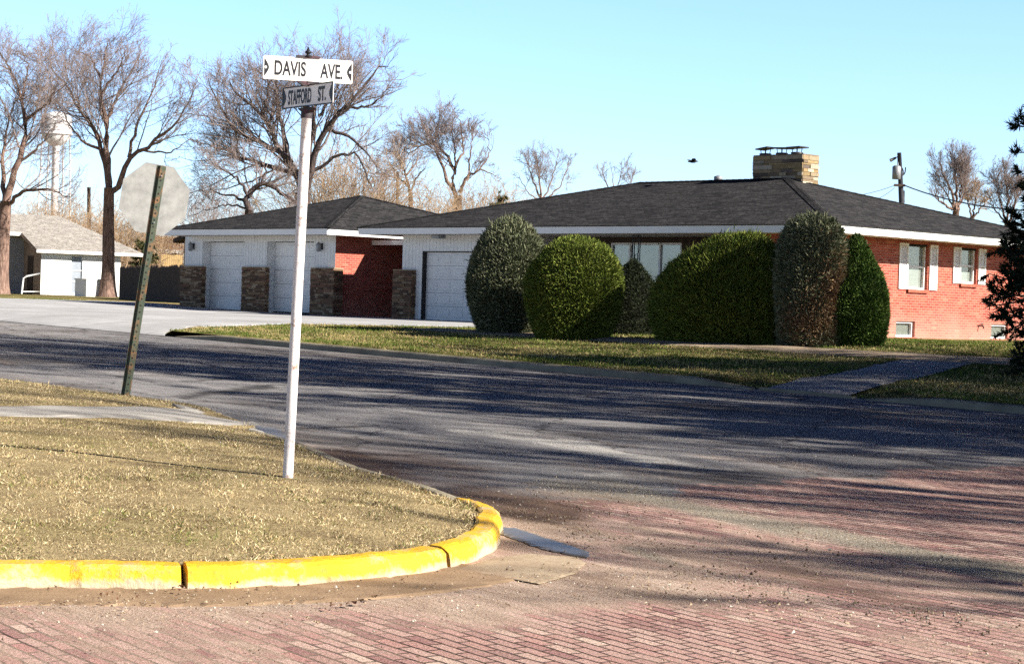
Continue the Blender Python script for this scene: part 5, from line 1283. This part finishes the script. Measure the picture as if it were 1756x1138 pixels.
shrub('shrub', 'tall columnar grey-green shrub with brown dead patches', 'shrub', 1389, 592,
      [(0, 52*k5), (30*k5, 58*k5), (80*k5, 60*k5), (130*k5, 61*k5), (175*k5, 57*k5), (205*k5, 46*k5), (220*k5, 28*k5), (227*k5, 4*k5)], (1, 1), 60000, GREY, ln=(0.05, 0.12), spray=0.65, upb=0.45,
      dead=[(-1.0, 1.1, 0.75, TANS), (-0.3, 0.9, 0.6, TANS), (-1.9, 0.5, 0.4, TANS)], lum=0.11, group='clipped shrubs before the house')
k6 = 42.0/3400
shrub('shrub', 'egg shaped green shrub nearest the side wall of the brick house', 'shrub', 1462, 596,
      [(0, 46*k6), (25*k6, 56*k6), (55*k6, 60*k6), (90*k6, 54*k6), (125*k6, 40*k6), (155*k6, 26*k6), (178*k6, 13*k6), (190*k6, 2*k6)], (1, 1), 44000, [(0.07, 0.125, 0.022), (0.10, 0.155, 0.03), (0.05, 0.085, 0.018)], upb=0.55, ln=(0.05, 0.10), group='clipped shrubs before the house', off=(0.15, 0.8))

# --- bare trees
def poly_resample(pts, k):
    P = np.array(pts, dtype=float); d = np.concatenate([[0], np.cumsum(np.linalg.norm(np.diff(P, axis=0), axis=1))]); t = np.linspace(0, d[-1], k)
    return np.stack([np.interp(t, d, P[:, i]) for i in range(3)], 1)
def sub(P, R, m, lf, ang, upb, k, rf, rmin, t0=0.2, wob=0.10, lmin=0.0):
    """m children on parents P (N,k0,3): returns polylines (m,k,3) and radii"""
    Nn, k0, _ = P.shape; Ls = np.linalg.norm(np.diff(P, axis=1), axis=2).sum(1)
    pi = rng.choice(Nn, m, p=Ls/Ls.sum()); t = t0+(1-t0)*rng.random(m)**0.85; f = t*(k0-1); i = np.minimum(f.astype(int), k0-2); w = (f-i)[:, None]
    B0 = P[pi, i]*(1-w)+P[pi, i+1]*w; Tg = P[pi, i+1]-P[pi, i]; Tg /= np.linalg.norm(Tg, axis=1, keepdims=True)+1e-9
    r0 = (R[pi, i]*(1-w[:, 0])+R[pi, i+1]*w[:, 0])*rf
    q = rng.normal(size=(m, 3)); q -= (q*Tg).sum(1, keepdims=True)*Tg; q /= np.linalg.norm(q, axis=1, keepdims=True)+1e-9
    a = np.radians(rng.uniform(*ang, m))[:, None]; D = Tg*np.cos(a)+q*np.sin(a)
    L = np.maximum(lmin, Ls[pi]*rng.uniform(*lf, m)*(1.15-0.75*t)); r0 = np.maximum(r0, rmin); r1 = np.maximum(r0*0.3, rmin*0.55)
    out = np.empty((m, k, 3)); out[:, 0] = B0; st = (L/(k-1))[:, None]
    for j in range(1, k):
        D = D+rng.normal(size=(m, 3))*wob; D[:, 2] += upb; D /= np.linalg.norm(D, axis=1, keepdims=True); out[:, j] = out[:, j-1]+D*st
    RR = r0[:, None]+(r1-r0)[:, None]*np.linspace(0, 1, k)[None]
    return out, RR

def bare_tree(name, label, z, base, trunk, limbs, counts, bark_m='bark', twig_m='twig', cat='tree', tr=None, upb=(0.10, 0.08, 0.05, 0.03), twig_r=0.007, spread=2.0, lfs=((0.38, 0.78), (0.38, 0.75), (0.38, 0.75), (0.4, 0.85)), gz=None, group=None, seed=1, t0=0.22):
    """traced main stems (photo pixels at depth z, fanned in depth) then four orders of branching"""
    global rng
    keep = rng; rng = np.random.default_rng(seed)
    b = at(*base, z); g = lot_h((b[1]-b[0])*.70711, (b[0]+b[1])*.70711) if gz is None else gz
    b = np.array([b[0], b[1], g]); t = empty(name, b, 0, label, cat, group); px = z/3400
    mb = MB(); allP = []; allR = []
    T_ = [np.array([b[0], b[1], g-0.3])-b]+[np.array(at(u, v, z))-b for u, v in trunk[0]]
    n = len(T_); r0, r1 = trunk[1][0]*px, trunk[1][1]*px
    tp = poly_resample(T_, max(6, n*2)); tr_ = np.linspace(r0, r1, len(tp)); tr_[0] *= 1.5; tr_[1] *= 1.15
    mb.tube([tuple(q) for q in tp], list(tr_), 12)
    for j, (pts, ra, rb) in enumerate(limbs):
        dz = rng.uniform(-1, 1)*spread if j else 0.0
        m = len(pts); Q = [np.array(at(u, v, z+dz*(i/(m-1))))-b for i, (u, v) in enumerate(pts)]
        Q = poly_resample(Q, 14); Q[1:-1] += rng.normal(size=(12, 3))*0.035; rr = np.linspace(ra*px, rb*px, 14)
        mb.tube([tuple(q) for q in Q], list(rr), 8); allP.append(Q); allR.append(rr)
    mb.build('trunk', MAT[bark_m], t)
    P0, R0 = np.array(allP), np.array(allR); Vs, Fs, off_ = [], [], 0
    rf = (0.42, 0.5, 0.55, 0.6); ks = (7, 6, 5, 4); rm = (twig_r*1.9, twig_r*1.25, twig_r*0.85, twig_r*0.6); counts = tuple(int(q*w_) for q, w_ in zip(counts, (1.25, 1.2, 1.25, 1.35)))
    P, R = P0, R0; poolP = [P0]
    for lv, cnt in enumerate(counts):
        C, CR = sub(P, R, cnt, lfs[lv], ((25, 60), (25, 60), (20, 60), (15, 60))[lv], upb[lv], ks[lv], rf[lv], rm[lv], t0=t0 if lv == 0 else 0.12, wob=0.13)
        V, Fq = tubes_np(C, CR, 4 if lv == 0 else 3); Vs.append(V); Fs.append(Fq+off_); off_ += len(V); P, R = C, CR
    npmesh('crown', np.concatenate(Vs), np.concatenate(Fs), MAT[twig_m], t, smooth=True)
    rng = keep
    return t

# big tree in front of the cottage
bare_tree('bare_tree', 'tall vase shaped bare tree with straight trunk beside the white cottage', 92, (185, 512),
    ([(186, 440), (186, 380), (187, 322)], (12.5, 8.5)),
    [([(187, 335), (183, 247), (181, 199), (175, 171), (175, 132), (181, 80), (184, 75)], 7, 0.7),
     ([(187, 322), (171, 235), (152, 211), (132, 180), (116, 148), (88, 120), (74, 96)], 5, 0.6),
     ([(190, 330), (199, 323), (211, 295), (223, 267), (247, 255), (279, 231), (303, 211), (333, 155)], 5.5, 0.6),
     ([(221, 270), (223, 255), (231, 223), (247, 187), (263, 152), (277, 108)], 3.2, 0.5),
     ([(182, 215), (199, 165), (223, 128), (239, 96), (242, 90)], 3.2, 0.5),
     ([(175, 135), (152, 96), (134, 88)], 2.4, 0.5), ([(176, 160), (205, 115), (212, 90)], 2.4, 0.5),
     ([(184, 260), (150, 250), (118, 215), (98, 170)], 3, 0.5), ([(240, 257), (290, 262), (330, 238)], 2.2, 0.4)],
    (95, 650, 3300, 7500), seed=11, twig_r=0.0075, spread=3.0)
bare_tree('bare_tree', 'bare tree cut by the left picture edge with a low drooping limb', 90, (-2, 512),
    ([(3, 440), (6, 390), (10, 345)], (15, 9.5)),
    [([(10, 350), (16, 319), (40, 255), (44, 207), (36, 160), (20, 120), (0, 112)], 7, 0.8),
     ([(43, 210), (64, 191), (86, 175), (100, 140)], 3, 0.5), ([(8, 350), (4, 280), (12, 223), (24, 170)], 5, 0.6),
     ([(14, 352), (36, 327), (80, 323), (120, 339)], 4, 0.5), ([(6, 380), (-30, 300), (-60, 200)], 6, 0.6), ([(30, 280), (70, 250), (98, 205)], 2.6, 0.4), ([(38, 170), (50, 110), (34, 92)], 2.4, 0.5), ([(20, 125), (-10, 70), (-14, 78)], 2, .4)],
    (80, 520, 2600, 6000), seed=12, twig_r=0.0075, spread=3.0)
# huge spreading tree behind the garage
bare_tree('bare_tree', 'huge spreading bare tree with heavy dark limbs behind the garage', 88, (525, 420),
    ([(522, 380), (520, 350), (518, 330)], (19, 13)),
    [([(520, 350), (515, 311), (479, 255), (451, 200), (431, 180), (403, 160), (393, 140)], 8, 0.8),
     ([(516, 325), (511, 299), (463, 287), (415, 271), (383, 255), (343, 247)], 6, 0.7),
     ([(500, 280), (491, 267), (447, 243), (399, 223), (375, 180), (357, 135)], 5, 0.6),
     ([(524, 330), (535, 279), (558, 223), (590, 187), (622, 152), (646, 116), (666, 114)], 7, 0.7),
     ([(524, 300), (535, 239), (546, 160), (558, 104), (564, 88)], 5, 0.5),
     ([(492, 262), (485, 223), (475, 160), (443, 120), (432, 116)], 4.5, 0.5),
     ([(558, 223), (600, 235), (630, 262), (655, 300)], 3.5, 0.4), ([(590, 187), (640, 180), (668, 150)], 3, 0.4), ([(546, 200), (585, 140), (602, 118)], 3, 0.4), ([(530, 300), (575, 268), (612, 262), (640, 330)], 3.5, .5), ([(452, 200), (462, 140), (496, 120)], 2.5, .4)],
    (150, 1000, 4200, 9500), 'bark_dark', seed=13, twig_r=0.0075, spread=3.5)
bare_tree('bare_tree', 'low crooked bare tree with one arching limb behind the garage roof', 82, (424, 420),
    ([(425, 380), (427, 360)], (9, 7)),
    [([(427, 365), (424, 340), (434, 322), (450, 315), (466, 320), (478, 327), (492, 336), (507, 348)], 6, 2.2), ([(427, 350), (400, 335), (372, 330), (352, 318)], 3, 0.5), ([(428, 340), (410, 305), (380, 290), (350, 275)], 3, .5), ([(450, 315), (455, 290), (440, 262)], 2.5, .4), ([(425, 355), (385, 352), (345, 362)], 2, .4)],
    (40, 220, 900, 1800), 'bark_dark', seed=14, twig_r=0.0075, spread=1.5)
bare_tree('bare_tree', 'bare tree with upright brown stems and an arched limb rising above the tan thicket', 100, (785, 410),
    ([(785, 370), (785, 335)], (9, 7)),
    [([(784, 340), (776, 314), (779, 295), (764, 264), (749, 247), (728, 245), (699, 264)], 4, 0.8), ([(780, 330), (764, 304), (759, 283), (745, 254), (749, 223), (756, 190)], 3.5, 0.4),
     ([(788, 330), (792, 322), (802, 304), (823, 290), (847, 300)], 3.5, 0.5), ([(800, 310), (804, 295), (807, 259), (813, 216)], 2, 0.4), ([(780, 300), (782, 260), (773, 212)], 2.5, 0.4), ([(778, 290), (795, 260), (790, 210), (781, 195)], 2.5, 0.4), ([(735, 246), (728, 220), (716, 190)], 1.5, .3), ([(823, 290), (840, 265), (836, 225)], 1.6, .3)],
    (75, 480, 2300, 5000), seed=15, twig_r=0.0075, spread=2.0)
bare_tree('bare_tree', 'small forked bare tree beside the thin dark pole', 104, (706, 410), ([(705, 360), (704, 330)], (5, 4)),
    [([(704, 335), (697, 302), (685, 273), (678, 235)], 2.5, .4), ([(697, 300), (711, 283), (722, 262)], 2, .4), ([(703, 330), (716, 300), (730, 288)], 2, .4), ([(700, 320), (680, 300), (662, 265)], 2, .4)], (36, 200, 900, 1900), seed=16, twig_r=0.0075, spread=1.2)
bare_tree('bare_tree', 'thin pale bare tree standing alone behind the house roof', 125, (930, 420), ([(929, 370), (928, 342)], (4, 3)),
    [([(928, 345), (920, 322), (910, 300), (900, 262)], 2, .35), ([(928, 340), (925, 300), (918, 255)], 2, .35), ([(930, 345), (945, 310), (956, 268)], 1.6, .35), ([(938, 340), (962, 320), (975, 280)], 1.5, .3), ([(926, 345), (905, 330), (886, 295)], 1.2, .3)], (36, 200, 800, 1600), seed=17, twig_r=0.008, spread=1.0)
bare_tree('bare_tree', 'faint wispy treetop just above the house roof ridge slope', 150, (1050, 420), ([(1052, 370), (1052, 340)], (3, 2.4)),
    [([(1052, 345), (1040, 315), (1030, 288)], 1.3, .3), ([(1052, 345), (1062, 310), (1072, 278)], 1.3, .3), ([(1052, 340), (1052, 310), (1048, 290)], 1.2, .3), ([(1055, 345), (1078, 325), (1086, 300)], 1, .3)], (22, 110, 420, 700), seed=18, twig_r=0.0085, spread=0.8)
bare_tree('bare_tree', 'brown upright bare tree right of the utility pole', 112, (1640, 440), ([(1640, 400), (1639, 362)], (7, 5.5)),
    [([(1639, 365), (1632, 330), (1618, 300), (1610, 272)], 3, .4), ([(1640, 365), (1640, 320), (1636, 262)], 3, .4), ([(1642, 365), (1650, 320), (1642, 278)], 2.5, .4), ([(1634, 360), (1612, 345), (1602, 330)], 2.5, .4), ([(1638, 365), (1622, 330), (1600, 300)], 2, .4), ([(1643, 360), (1655, 330), (1650, 300)], 2, .4)], (70, 420, 1700, 3400), seed=19, twig_r=0.0085, spread=1.2, upb=(0.2, 0.15, 0.08, 0.05))
bare_tree('bare_tree', 'lower rounded bare tree right of the brown upright tree', 116, (1668, 440), ([(1668, 400), (1667, 372)], (5, 4)),
    [([(1667, 375), (1660, 345), (1658, 318)], 2, .4), ([(1668, 375), (1675, 340), (1672, 315)], 2, .4), ([(1668, 375), (1688, 350), (1692, 330)], 2, .4)], (50, 260, 1000, 1900), seed=20, twig_r=0.0085, spread=1.0, twig_m='twig_tan')
bare_tree('bare_tree', 'rightmost bare tree partly hidden by the dark evergreen', 108, (1728, 440), ([(1728, 410), (1727, 385)], (6, 5)),
    [([(1727, 388), (1715, 345), (1705, 305)], 2.5, .4), ([(1727, 388), (1728, 340), (1722, 290)], 2.5, .4), ([(1728, 388), (1742, 345), (1750, 300)], 2.5, .4), ([(1726, 385), (1708, 360), (1695, 335)], 2, .4)], (60, 340, 1400, 2800), seed=21, twig_r=0.008, spread=1.2)

def thicket(name, label, z, u0, u1, vtop, vb, n, twig_m, seed, depth=4.0, kind='stuff', r=0.009, fan=0.35):
    global rng
    keep = rng; rng = np.random.default_rng(seed)
    c = at((u0+u1)/2, vb, z); g = lot_h((c[1]-c[0])*.70711, (c[0]+c[1])*.70711); px = z/3400; W_ = (u1-u0)*px
    x = rng.uniform(-W_/2, W_/2, n); y = rng.uniform(-depth/2, depth/2, n); hmax = (vb-vtop)*px*(1-0.35*np.abs(2*x/W_)**2)*rng.uniform(0.55, 1.05, n)+max(0, c[2]-g)
    P = np.empty((n, 6, 3)); P[:, 0] = np.stack([x, y, np.zeros(n)-0.1], 1); D = np.stack([rng.normal(size=n)*fan, rng.normal(size=n)*fan, np.ones(n)], 1); D /= np.linalg.norm(D, axis=1, keepdims=True)
    for j in range(1, 6):
        D = D+rng.normal(size=(n, 3))*0.12; D /= np.linalg.norm(D, axis=1, keepdims=True); P[:, j] = P[:, j-1]+D*(hmax/5)[:, None]
    R = np.linspace(r*2.5, r, 6)[None]*np.ones((n, 1)); Vs, Fs, o_ = [], [], 0
    for lv, m in enumerate((0, n*5, n*14)):
        if lv: P, R = sub(P, R, m, (0.35, 0.8), (20, 65), 0.02, 4, 0.7, r, t0=0.25, wob=0.18)
        V, Fq = tubes_np(P, R, 3); Vs.append(V); Fs.append(Fq+o_); o_ += len(V)
    o = npmesh(name, np.concatenate(Vs), np.concatenate(Fs), MAT[twig_m], None, smooth=True, loc=(c[0], c[1], g))
    rng = keep
    tag(o, label, 'thicket', None, kind)
thicket('brush_thicket', 'tan brush thicket between the garage roof and house roof', 94, 722, 850, 318, 362, 170, 'twig_tan', 31, 5)
thicket('brush_thicket', 'brown brush thicket showing above the cottage roof', 116, 40, 205, 330, 440, 230, 'twig_tan', 32, 6)
thicket('brush_thicket', 'brown brush between the big trunk and the stop sign', 120, 190, 262, 348, 440, 150, 'twig_tan', 33, 5)
thicket('brush_thicket', 'dense brown brush hanging under the huge tree crown', 92, 540, 642, 255, 345, 150, 'twig_tan', 34, 4, fan=0.2)
thicket('brush_thicket', 'low far brush left of the garage roof', 125, 325, 425, 318, 392, 110, 'twig', 35, 5)

# --- evergreens
def evergreen(name, label, p, H, prof, n_br, per, cols, seed, droop=0.1, up_=0.4, cat='evergreen', group=None, ln=(0.10, 0.22), wd=(0.02, 0.045), vary=(0.6, 1.12)):
    """trunk, whorled boughs and foliage sprays along the boughs; prof: bough length at height fraction"""
    global rng
    keep = rng; rng = np.random.default_rng(seed)
    t = empty(name, p, 0, label, cat, group)
    mb = MB(); mb.tube([(0, 0, -0.3), (0.02, 0.01, H*0.5), (0, 0, H*0.97)], [H*0.03, H*0.018, 0.01], 10); mb.build('trunk', MAT['bark_dark'], t)
    hf = rng.uniform(0.02, 0.98, n_br); a = rng.uniform(0, 2*PI, n_br); L = np.interp(hf, [q[0] for q in prof], [q[1] for q in prof])*rng.uniform(*vary, n_br)
    k = 7; P = np.empty((n_br, k, 3)); P[:, 0] = np.stack([np.zeros(n_br), np.zeros(n_br), hf*H], 1); D = np.stack([np.cos(a), np.sin(a), up_*(0.1+1.5*hf)+rng.normal(size=n_br)*0.2], 1); D /= np.linalg.norm(D, axis=1, keepdims=True)
    for j in range(1, k):
        D = D+rng.normal(size=(n_br, 3))*0.10; D[:, 2] -= droop*(0.6 if j < 4 else -0.5); D /= np.linalg.norm(D, axis=1, keepdims=True); P[:, j] = P[:, j-1]+D*(L/(k-1))[:, None]
    R = np.linspace(0.028, 0.006, k)[None]*np.ones((n_br, 1))*H/5; V, Fq = tubes_np(P, R, 4); npmesh('bough', V, Fq, MAT['bark_dark'], t, smooth=True)['kind'] = 'stuff'
    C, CR = sub(P, R, n_br*7, (0.18, 0.4), (25, 70), 0.05, 4, 0.5, 0.004, t0=0.12)
    n = n_br*per; w = rng.integers(0, len(C), n); tt = rng.uniform(0, 3, n); i = np.minimum(tt.astype(int), 2); f = (tt-i)[:, None]
    Q = C[w, i]*(1-f)+C[w, i+1]*f; Dn = C[w, i+1]-C[w, i]; Dn /= np.linalg.norm(Dn, axis=1, keepdims=True)+1e-9; Dn = Dn+rng.normal(size=(n, 3))*0.55; Dn /= np.linalg.norm(Dn, axis=1, keepdims=True)
    blades(Q, Dn, rng.uniform(*ln, n), rng.uniform(*wd, n), pick(n, cols), 'crown', MAT['foliage'], t)
    rng = keep
    return t
ex = at(1862, 600, 34.0); ex[2] = lot_h((ex[1]-ex[0])*.70711, (ex[0]+ex[1])*.70711)
evergreen('evergreen_tree', 'dark ragged evergreen cut by the right picture edge', ex, 6.3, [(0, 1.15), (0.1, 1.45), (0.2, 1.75), (0.33, 1.55), (0.42, 1.25), (0.5, 1.15), (0.56, 1.65), (0.7, 1.1), (1, 0.1)], 380, 420, [(0.022, 0.034, 0.016), (0.032, 0.046, 0.02), (0.016, 0.024, 0.012)], 41, up_=0.45, vary=(0.8, 1.08), ln=(0.06, 0.15), wd=(0.010, 0.022))
g_ = at(668, 350, 100.0); gg = np.array([g_[0], g_[1], 0.9])
evergreen('evergreen_tree', 'small dark evergreen top just left of the thin dark pole', gg, (400-316)*100/3400+0.5, [(0, 0.8), (0.5, 0.75), (0.85, 0.5), (1, 0.1)], 60, 120, DARK, 42)
g_ = at(856, 350, 92.0); gg = np.array([g_[0], g_[1], 0.9])
evergreen('evergreen_bush', 'olive green bush top at the right end of the tan thicket', gg, float(at(856, 330, 92)[2])-0.9, [(0, 0.7), (0.6, 0.75), (0.9, 0.5), (1, 0.2)], 80, 130, [(0.12, 0.13, 0.05), (0.09, 0.1, 0.04), (0.16, 0.14, 0.07)], 43, cat='bush')
g_ = at(243, 450, 106.0); gg = np.array([g_[0], g_[1], 0.95])
evergreen('evergreen_bush', 'dark olive bush above the board fence beside the cottage', gg, float(at(243, 418, 106)[2])-0.95, [(0, 0.8), (0.6, 0.9), (0.9, 0.6), (1, 0.2)], 80, 130, [(0.09, 0.10, 0.035), (0.06, 0.07, 0.028), (0.14, 0.12, 0.05)], 44, cat='bush')

# --- trees beyond the right picture edge: the street shadows come from them
def yard_tree(label, s, c, H, R_, counts, seed, trunk_r=0.22, t0=0.3):
    global rng
    keep = rng; rng = np.random.default_rng(seed)
    x, y = sc2xy(s, c); g = float(Tn(s))+0.1; t = empty('yard_tree', (x, y, g), 0, label, 'tree', 'yard trees right of the view')
    mb = MB(); fork = H*0.22; mb.tube([(0, 0, -0.3), (0.03, 0, fork*0.5), (0, 0.03, fork)], [trunk_r*1.4, trunk_r, trunk_r*0.85], 12)
    Ps, Rs = [], []
    n = 8
    for i in range(n):
        a = 2*PI*i/n+rng.uniform(-.3, .3); sp = R_*rng.uniform(0.5, 1.0); hh = H*rng.uniform(0.75, 1.0)
        P = poly_resample([(0, 0, fork), (sp*.35*math.cos(a), sp*.35*math.sin(a), fork+(hh-fork)*.4), (sp*.8*math.cos(a), sp*.8*math.sin(a), fork+(hh-fork)*.75), (sp*math.cos(a), sp*math.sin(a), hh)], 12)
        P[1:-1] += rng.normal(size=(10, 3))*0.12; rr = np.linspace(trunk_r*0.6, 0.03, 12); mb.tube([tuple(q) for q in P], list(rr), 8); Ps.append(P); Rs.append(rr)
    mb.build('trunk', MAT['bark'], t); P, R = np.array(Ps), np.array(Rs); Vs, Fs, o_ = [], [], 0
    for lv, m in enumerate(counts):
        P, R = sub(P, R, m, (0.3, 0.65), (25, 65), 0.06, (7, 5, 4, 3)[lv], 0.6, (0.035, 0.024, 0.018, 0.015)[lv], t0=t0 if lv == 0 else 0.15); V, Fq = tubes_np(P, R, 3); Vs.append(V); Fs.append(Fq+o_); o_ += len(V)
    npmesh('crown', np.concatenate(Vs), np.concatenate(Fs), MAT['twig'], t, smooth=True); rng = keep
for q in [('large bare yard tree beside the far side of the street', 1, 30, 19, 5.0, (90, 520, 2200, 3000), 61), ('spreading bare yard tree by the street crossing', -5, 30.5, 16, 5.0, (90, 520, 2200, 3000), 62),
          ('bare yard tree close to the crossing corner', -12, 29, 17, 5.0, (90, 520, 2200, 3000), 63), ('tall bare yard tree set back from the street', -4, 35, 17, 5.0, (80, 480, 2000, 3000), 64), ('tall bare yard tree shading the lawn', 4, 36.5, 16, 4.5, (70, 420, 1500, 2000), 65), ('very tall bare yard tree behind the side street', -3, 37.5, 19, 5.0, (80, 480, 1800, 2400), 68),
          ('tall narrow bare yard tree near the crossing', -12.5, 22.0, 20, 2.2, (40, 200, 800, 1200), 71), ('slender bare yard tree near the side street kerb', -12.5, 17.6, 13.0, 1.5, (60, 340, 1200, 1800), 69), ('tall bare yard tree on the far street corner', 7, 28.8, 18, 5.0, (110, 700, 2800, 4000), 70), ('tall old bare yard tree down the street', -18, 29, 19, 6.0, (90, 520, 2200, 3000), 66), ('farthest tall bare yard tree down the street', -26, 31, 20, 6.0, (90, 520, 2200, 3000), 67)]:
    yard_tree(*q)
def xyz_sc(s, c): x, y = sc2xy(s, c); return np.array([x, y, float(Tn(s))+0.1])
PINE = [(0.03, 0.045, 0.02), (0.045, 0.06, 0.025)]
evergreen('evergreen_tree', 'dense yard evergreen standing by the right side street', xyz_sc(-2.0, 31), 8.5, [(0, 2.2), (0.2, 2.4), (0.6, 1.6), (1, 0.1)], 170, 110, PINE, 51, droop=0.12, up_=0.1, group='yard evergreens right of the view', ln=(0.2, 0.4), wd=(0.06, 0.11))
evergreen('evergreen_tree', 'dense yard evergreen farther along the side street', xyz_sc(-7.0, 33), 9.0, [(0, 2.3), (0.2, 2.5), (0.6, 1.7), (1, 0.1)], 170, 110, PINE, 52, droop=0.12, up_=0.1, group='yard evergreens right of the view', ln=(0.2, 0.4), wd=(0.06, 0.11))

for q in [('very tall slim dense evergreen by the crossing', -4, 28.5, 19, 2.6, 56), ('second very tall slim evergreen by the crossing', -10, 27.5, 20, 2.6, 57)]:
    evergreen('evergreen_tree', q[0], xyz_sc(q[1], q[2]), q[3], [(0, q[4]*0.8), (0.2, q[4]), (0.6, q[4]*0.85), (0.9, q[4]*0.4), (1, 0.1)], 120, 45, PINE, q[5], droop=0.12, up_=0.1, group='yard evergreens right of the view', ln=(0.25, 0.5), wd=(0.08, 0.14))

# --- loose stones and leaf litter
def pebbles():
    n = 0; Ps = []; Sz = []; Cs = []
    for line, wd, cnt, sz in ((L_pebble, 0.16, 1300, (0.004, 0.014)), (L_gravel, 0.3, 2200, (0.003, 0.008)), (L_sand, 0.35, 1800, (0.003, 0.010)), (L_brown2, 0.2, 400, (0.005, 0.014)), (L_brown, 0.35, 700, (0.005, 0.014))):
        L = np.array(line); L = L+0; d = np.concatenate([[0], np.cumsum(np.linalg.norm(np.diff(L, axis=0), axis=1))]); t = rng.uniform(0, d[-1], cnt); t = t[rng.random(cnt) < 0.5+0.5*np.sin(t*3.1)*np.sin(t*1.3+1)]; cnt = len(t)
        s = np.interp(t, d, L[:, 0])+rng.normal(size=cnt)*wd; c = np.interp(t, d, L[:, 1])+rng.normal(size=cnt)*wd; Ps.append(np.stack([s, c], 1)); Sz.append(rng.uniform(0, 1, cnt)**2*(sz[1]-sz[0])+sz[0]); Cs.append(np.full(cnt, 0.55 if line in (L_pebble, L_brown) else 1.1))
    m = 2500; Ps.append(np.stack([rng.uniform(3, 14, m), rng.uniform(4, 19, m)], 1)); Sz.append(rng.uniform(0.003, 0.010, m)); Cs.append(rng.uniform(0.5, 1.2, m))
    SC = np.concatenate(Ps); sz = np.concatenate(Sz); cs = np.concatenate(Cs); n = len(SC)
    ok = np.array([segdist(SC[:, 0], SC[:, 1], KB) > 0.05]).ravel(); lawn_side = (SC[:, 0] > 8.3) & (SC[:, 1] < 9.0); ok &= ~lawn_side; SC, sz, cs = SC[ok], sz[ok], cs[ok]; n = len(SC)
    x, y = sc2xy(SC[:, 0], SC[:, 1]); z = Tn(SC[:, 0])+0.012
    oct_ = np.array([(1, 0, 0), (0, 1, 0), (-1, 0, 0), (0, -1, 0), (0, 0, .8), (0, 0, -.5)]); fc = np.array([(0, 1, 4), (1, 2, 4), (2, 3, 4), (3, 0, 4), (1, 0, 5), (2, 1, 5), (3, 2, 5), (0, 3, 5)])
    a = rng.uniform(0, 2*PI, n); ca, sa = np.cos(a), np.sin(a); V = oct_[None]*rng.uniform(0.6, 1.3, (n, 6, 1))*sz[:, None, None]
    V = np.stack([V[:, :, 0]*ca[:, None]-V[:, :, 1]*sa[:, None]*0.7, V[:, :, 0]*sa[:, None]+V[:, :, 1]*ca[:, None]*0.7, V[:, :, 2]], 2)+np.stack([x, y, z], 1)[:, None]
    Fq = (fc[None]+(np.arange(n)*6)[:, None, None]).reshape(-1, 3)
    col = pick(n, [(0.30, 0.22, 0.15), (0.40, 0.32, 0.22), (0.2, 0.14, 0.1), (0.45, 0.40, 0.34)])*cs[:, None]
    o = npmesh('gravel', V.reshape(-1, 3), Fq, MAT['pebble'], None, np.repeat(col, 6, axis=0)); tag(o, 'loose gravel and crumbs scattered over the brick crossing', 'gravel', None, 'stuff')
pebbles()
def litter():
    pts = [(90, 1018, 8), (180, 1030, 12), (230, 1032, 8), (300, 1018, 16), (400, 1012, 8), (445, 1020, 10), (560, 1045, 16), (610, 1040, 26), (640, 1033, 16), (580, 1048, 14), (690, 1000, 8), (340, 1016, 10), (200, 1035, 8)]
    mb = MB(); r = random.Random(5)
    for u, v, px in pts:
        p, s, c = hit(u, v, street_h); k = float((p-EYE)@FW)/3400*px
        for _ in range(4):
            x, y = p[0]+r.uniform(-1, 1)*k, p[1]+r.uniform(-.1, .1); z = float(Tn(s))+0.02; a = r.uniform(0, 6.3); l, w = k*r.uniform(.3, .7), k*r.uniform(.1, .22)
            f = lambda q, t, h: (x+q*math.cos(a)-t*math.sin(a), y+q*math.sin(a)+t*math.cos(a), z+h)
            cc = r.choice([(0.12, 0.05, 0.03), (0.2, 0.1, 0.05), (0.08, 0.045, 0.03)])
            mb.quad([f(-l, 0, .004), f(0, -w, .012), f(0, 0, 0.0), f(0, w, .014)], col=cc); mb.quad([f(l, 0, .01), f(0, w, .014), f(0, 0, 0.0), f(0, -w, .012)], col=cc)
    o = mb.build('leaf_litter', MAT['pebble']); tag(o, 'dry brown leaf scraps in the gutter below the yellow kerb', 'leaf litter', None, 'stuff')
litter()
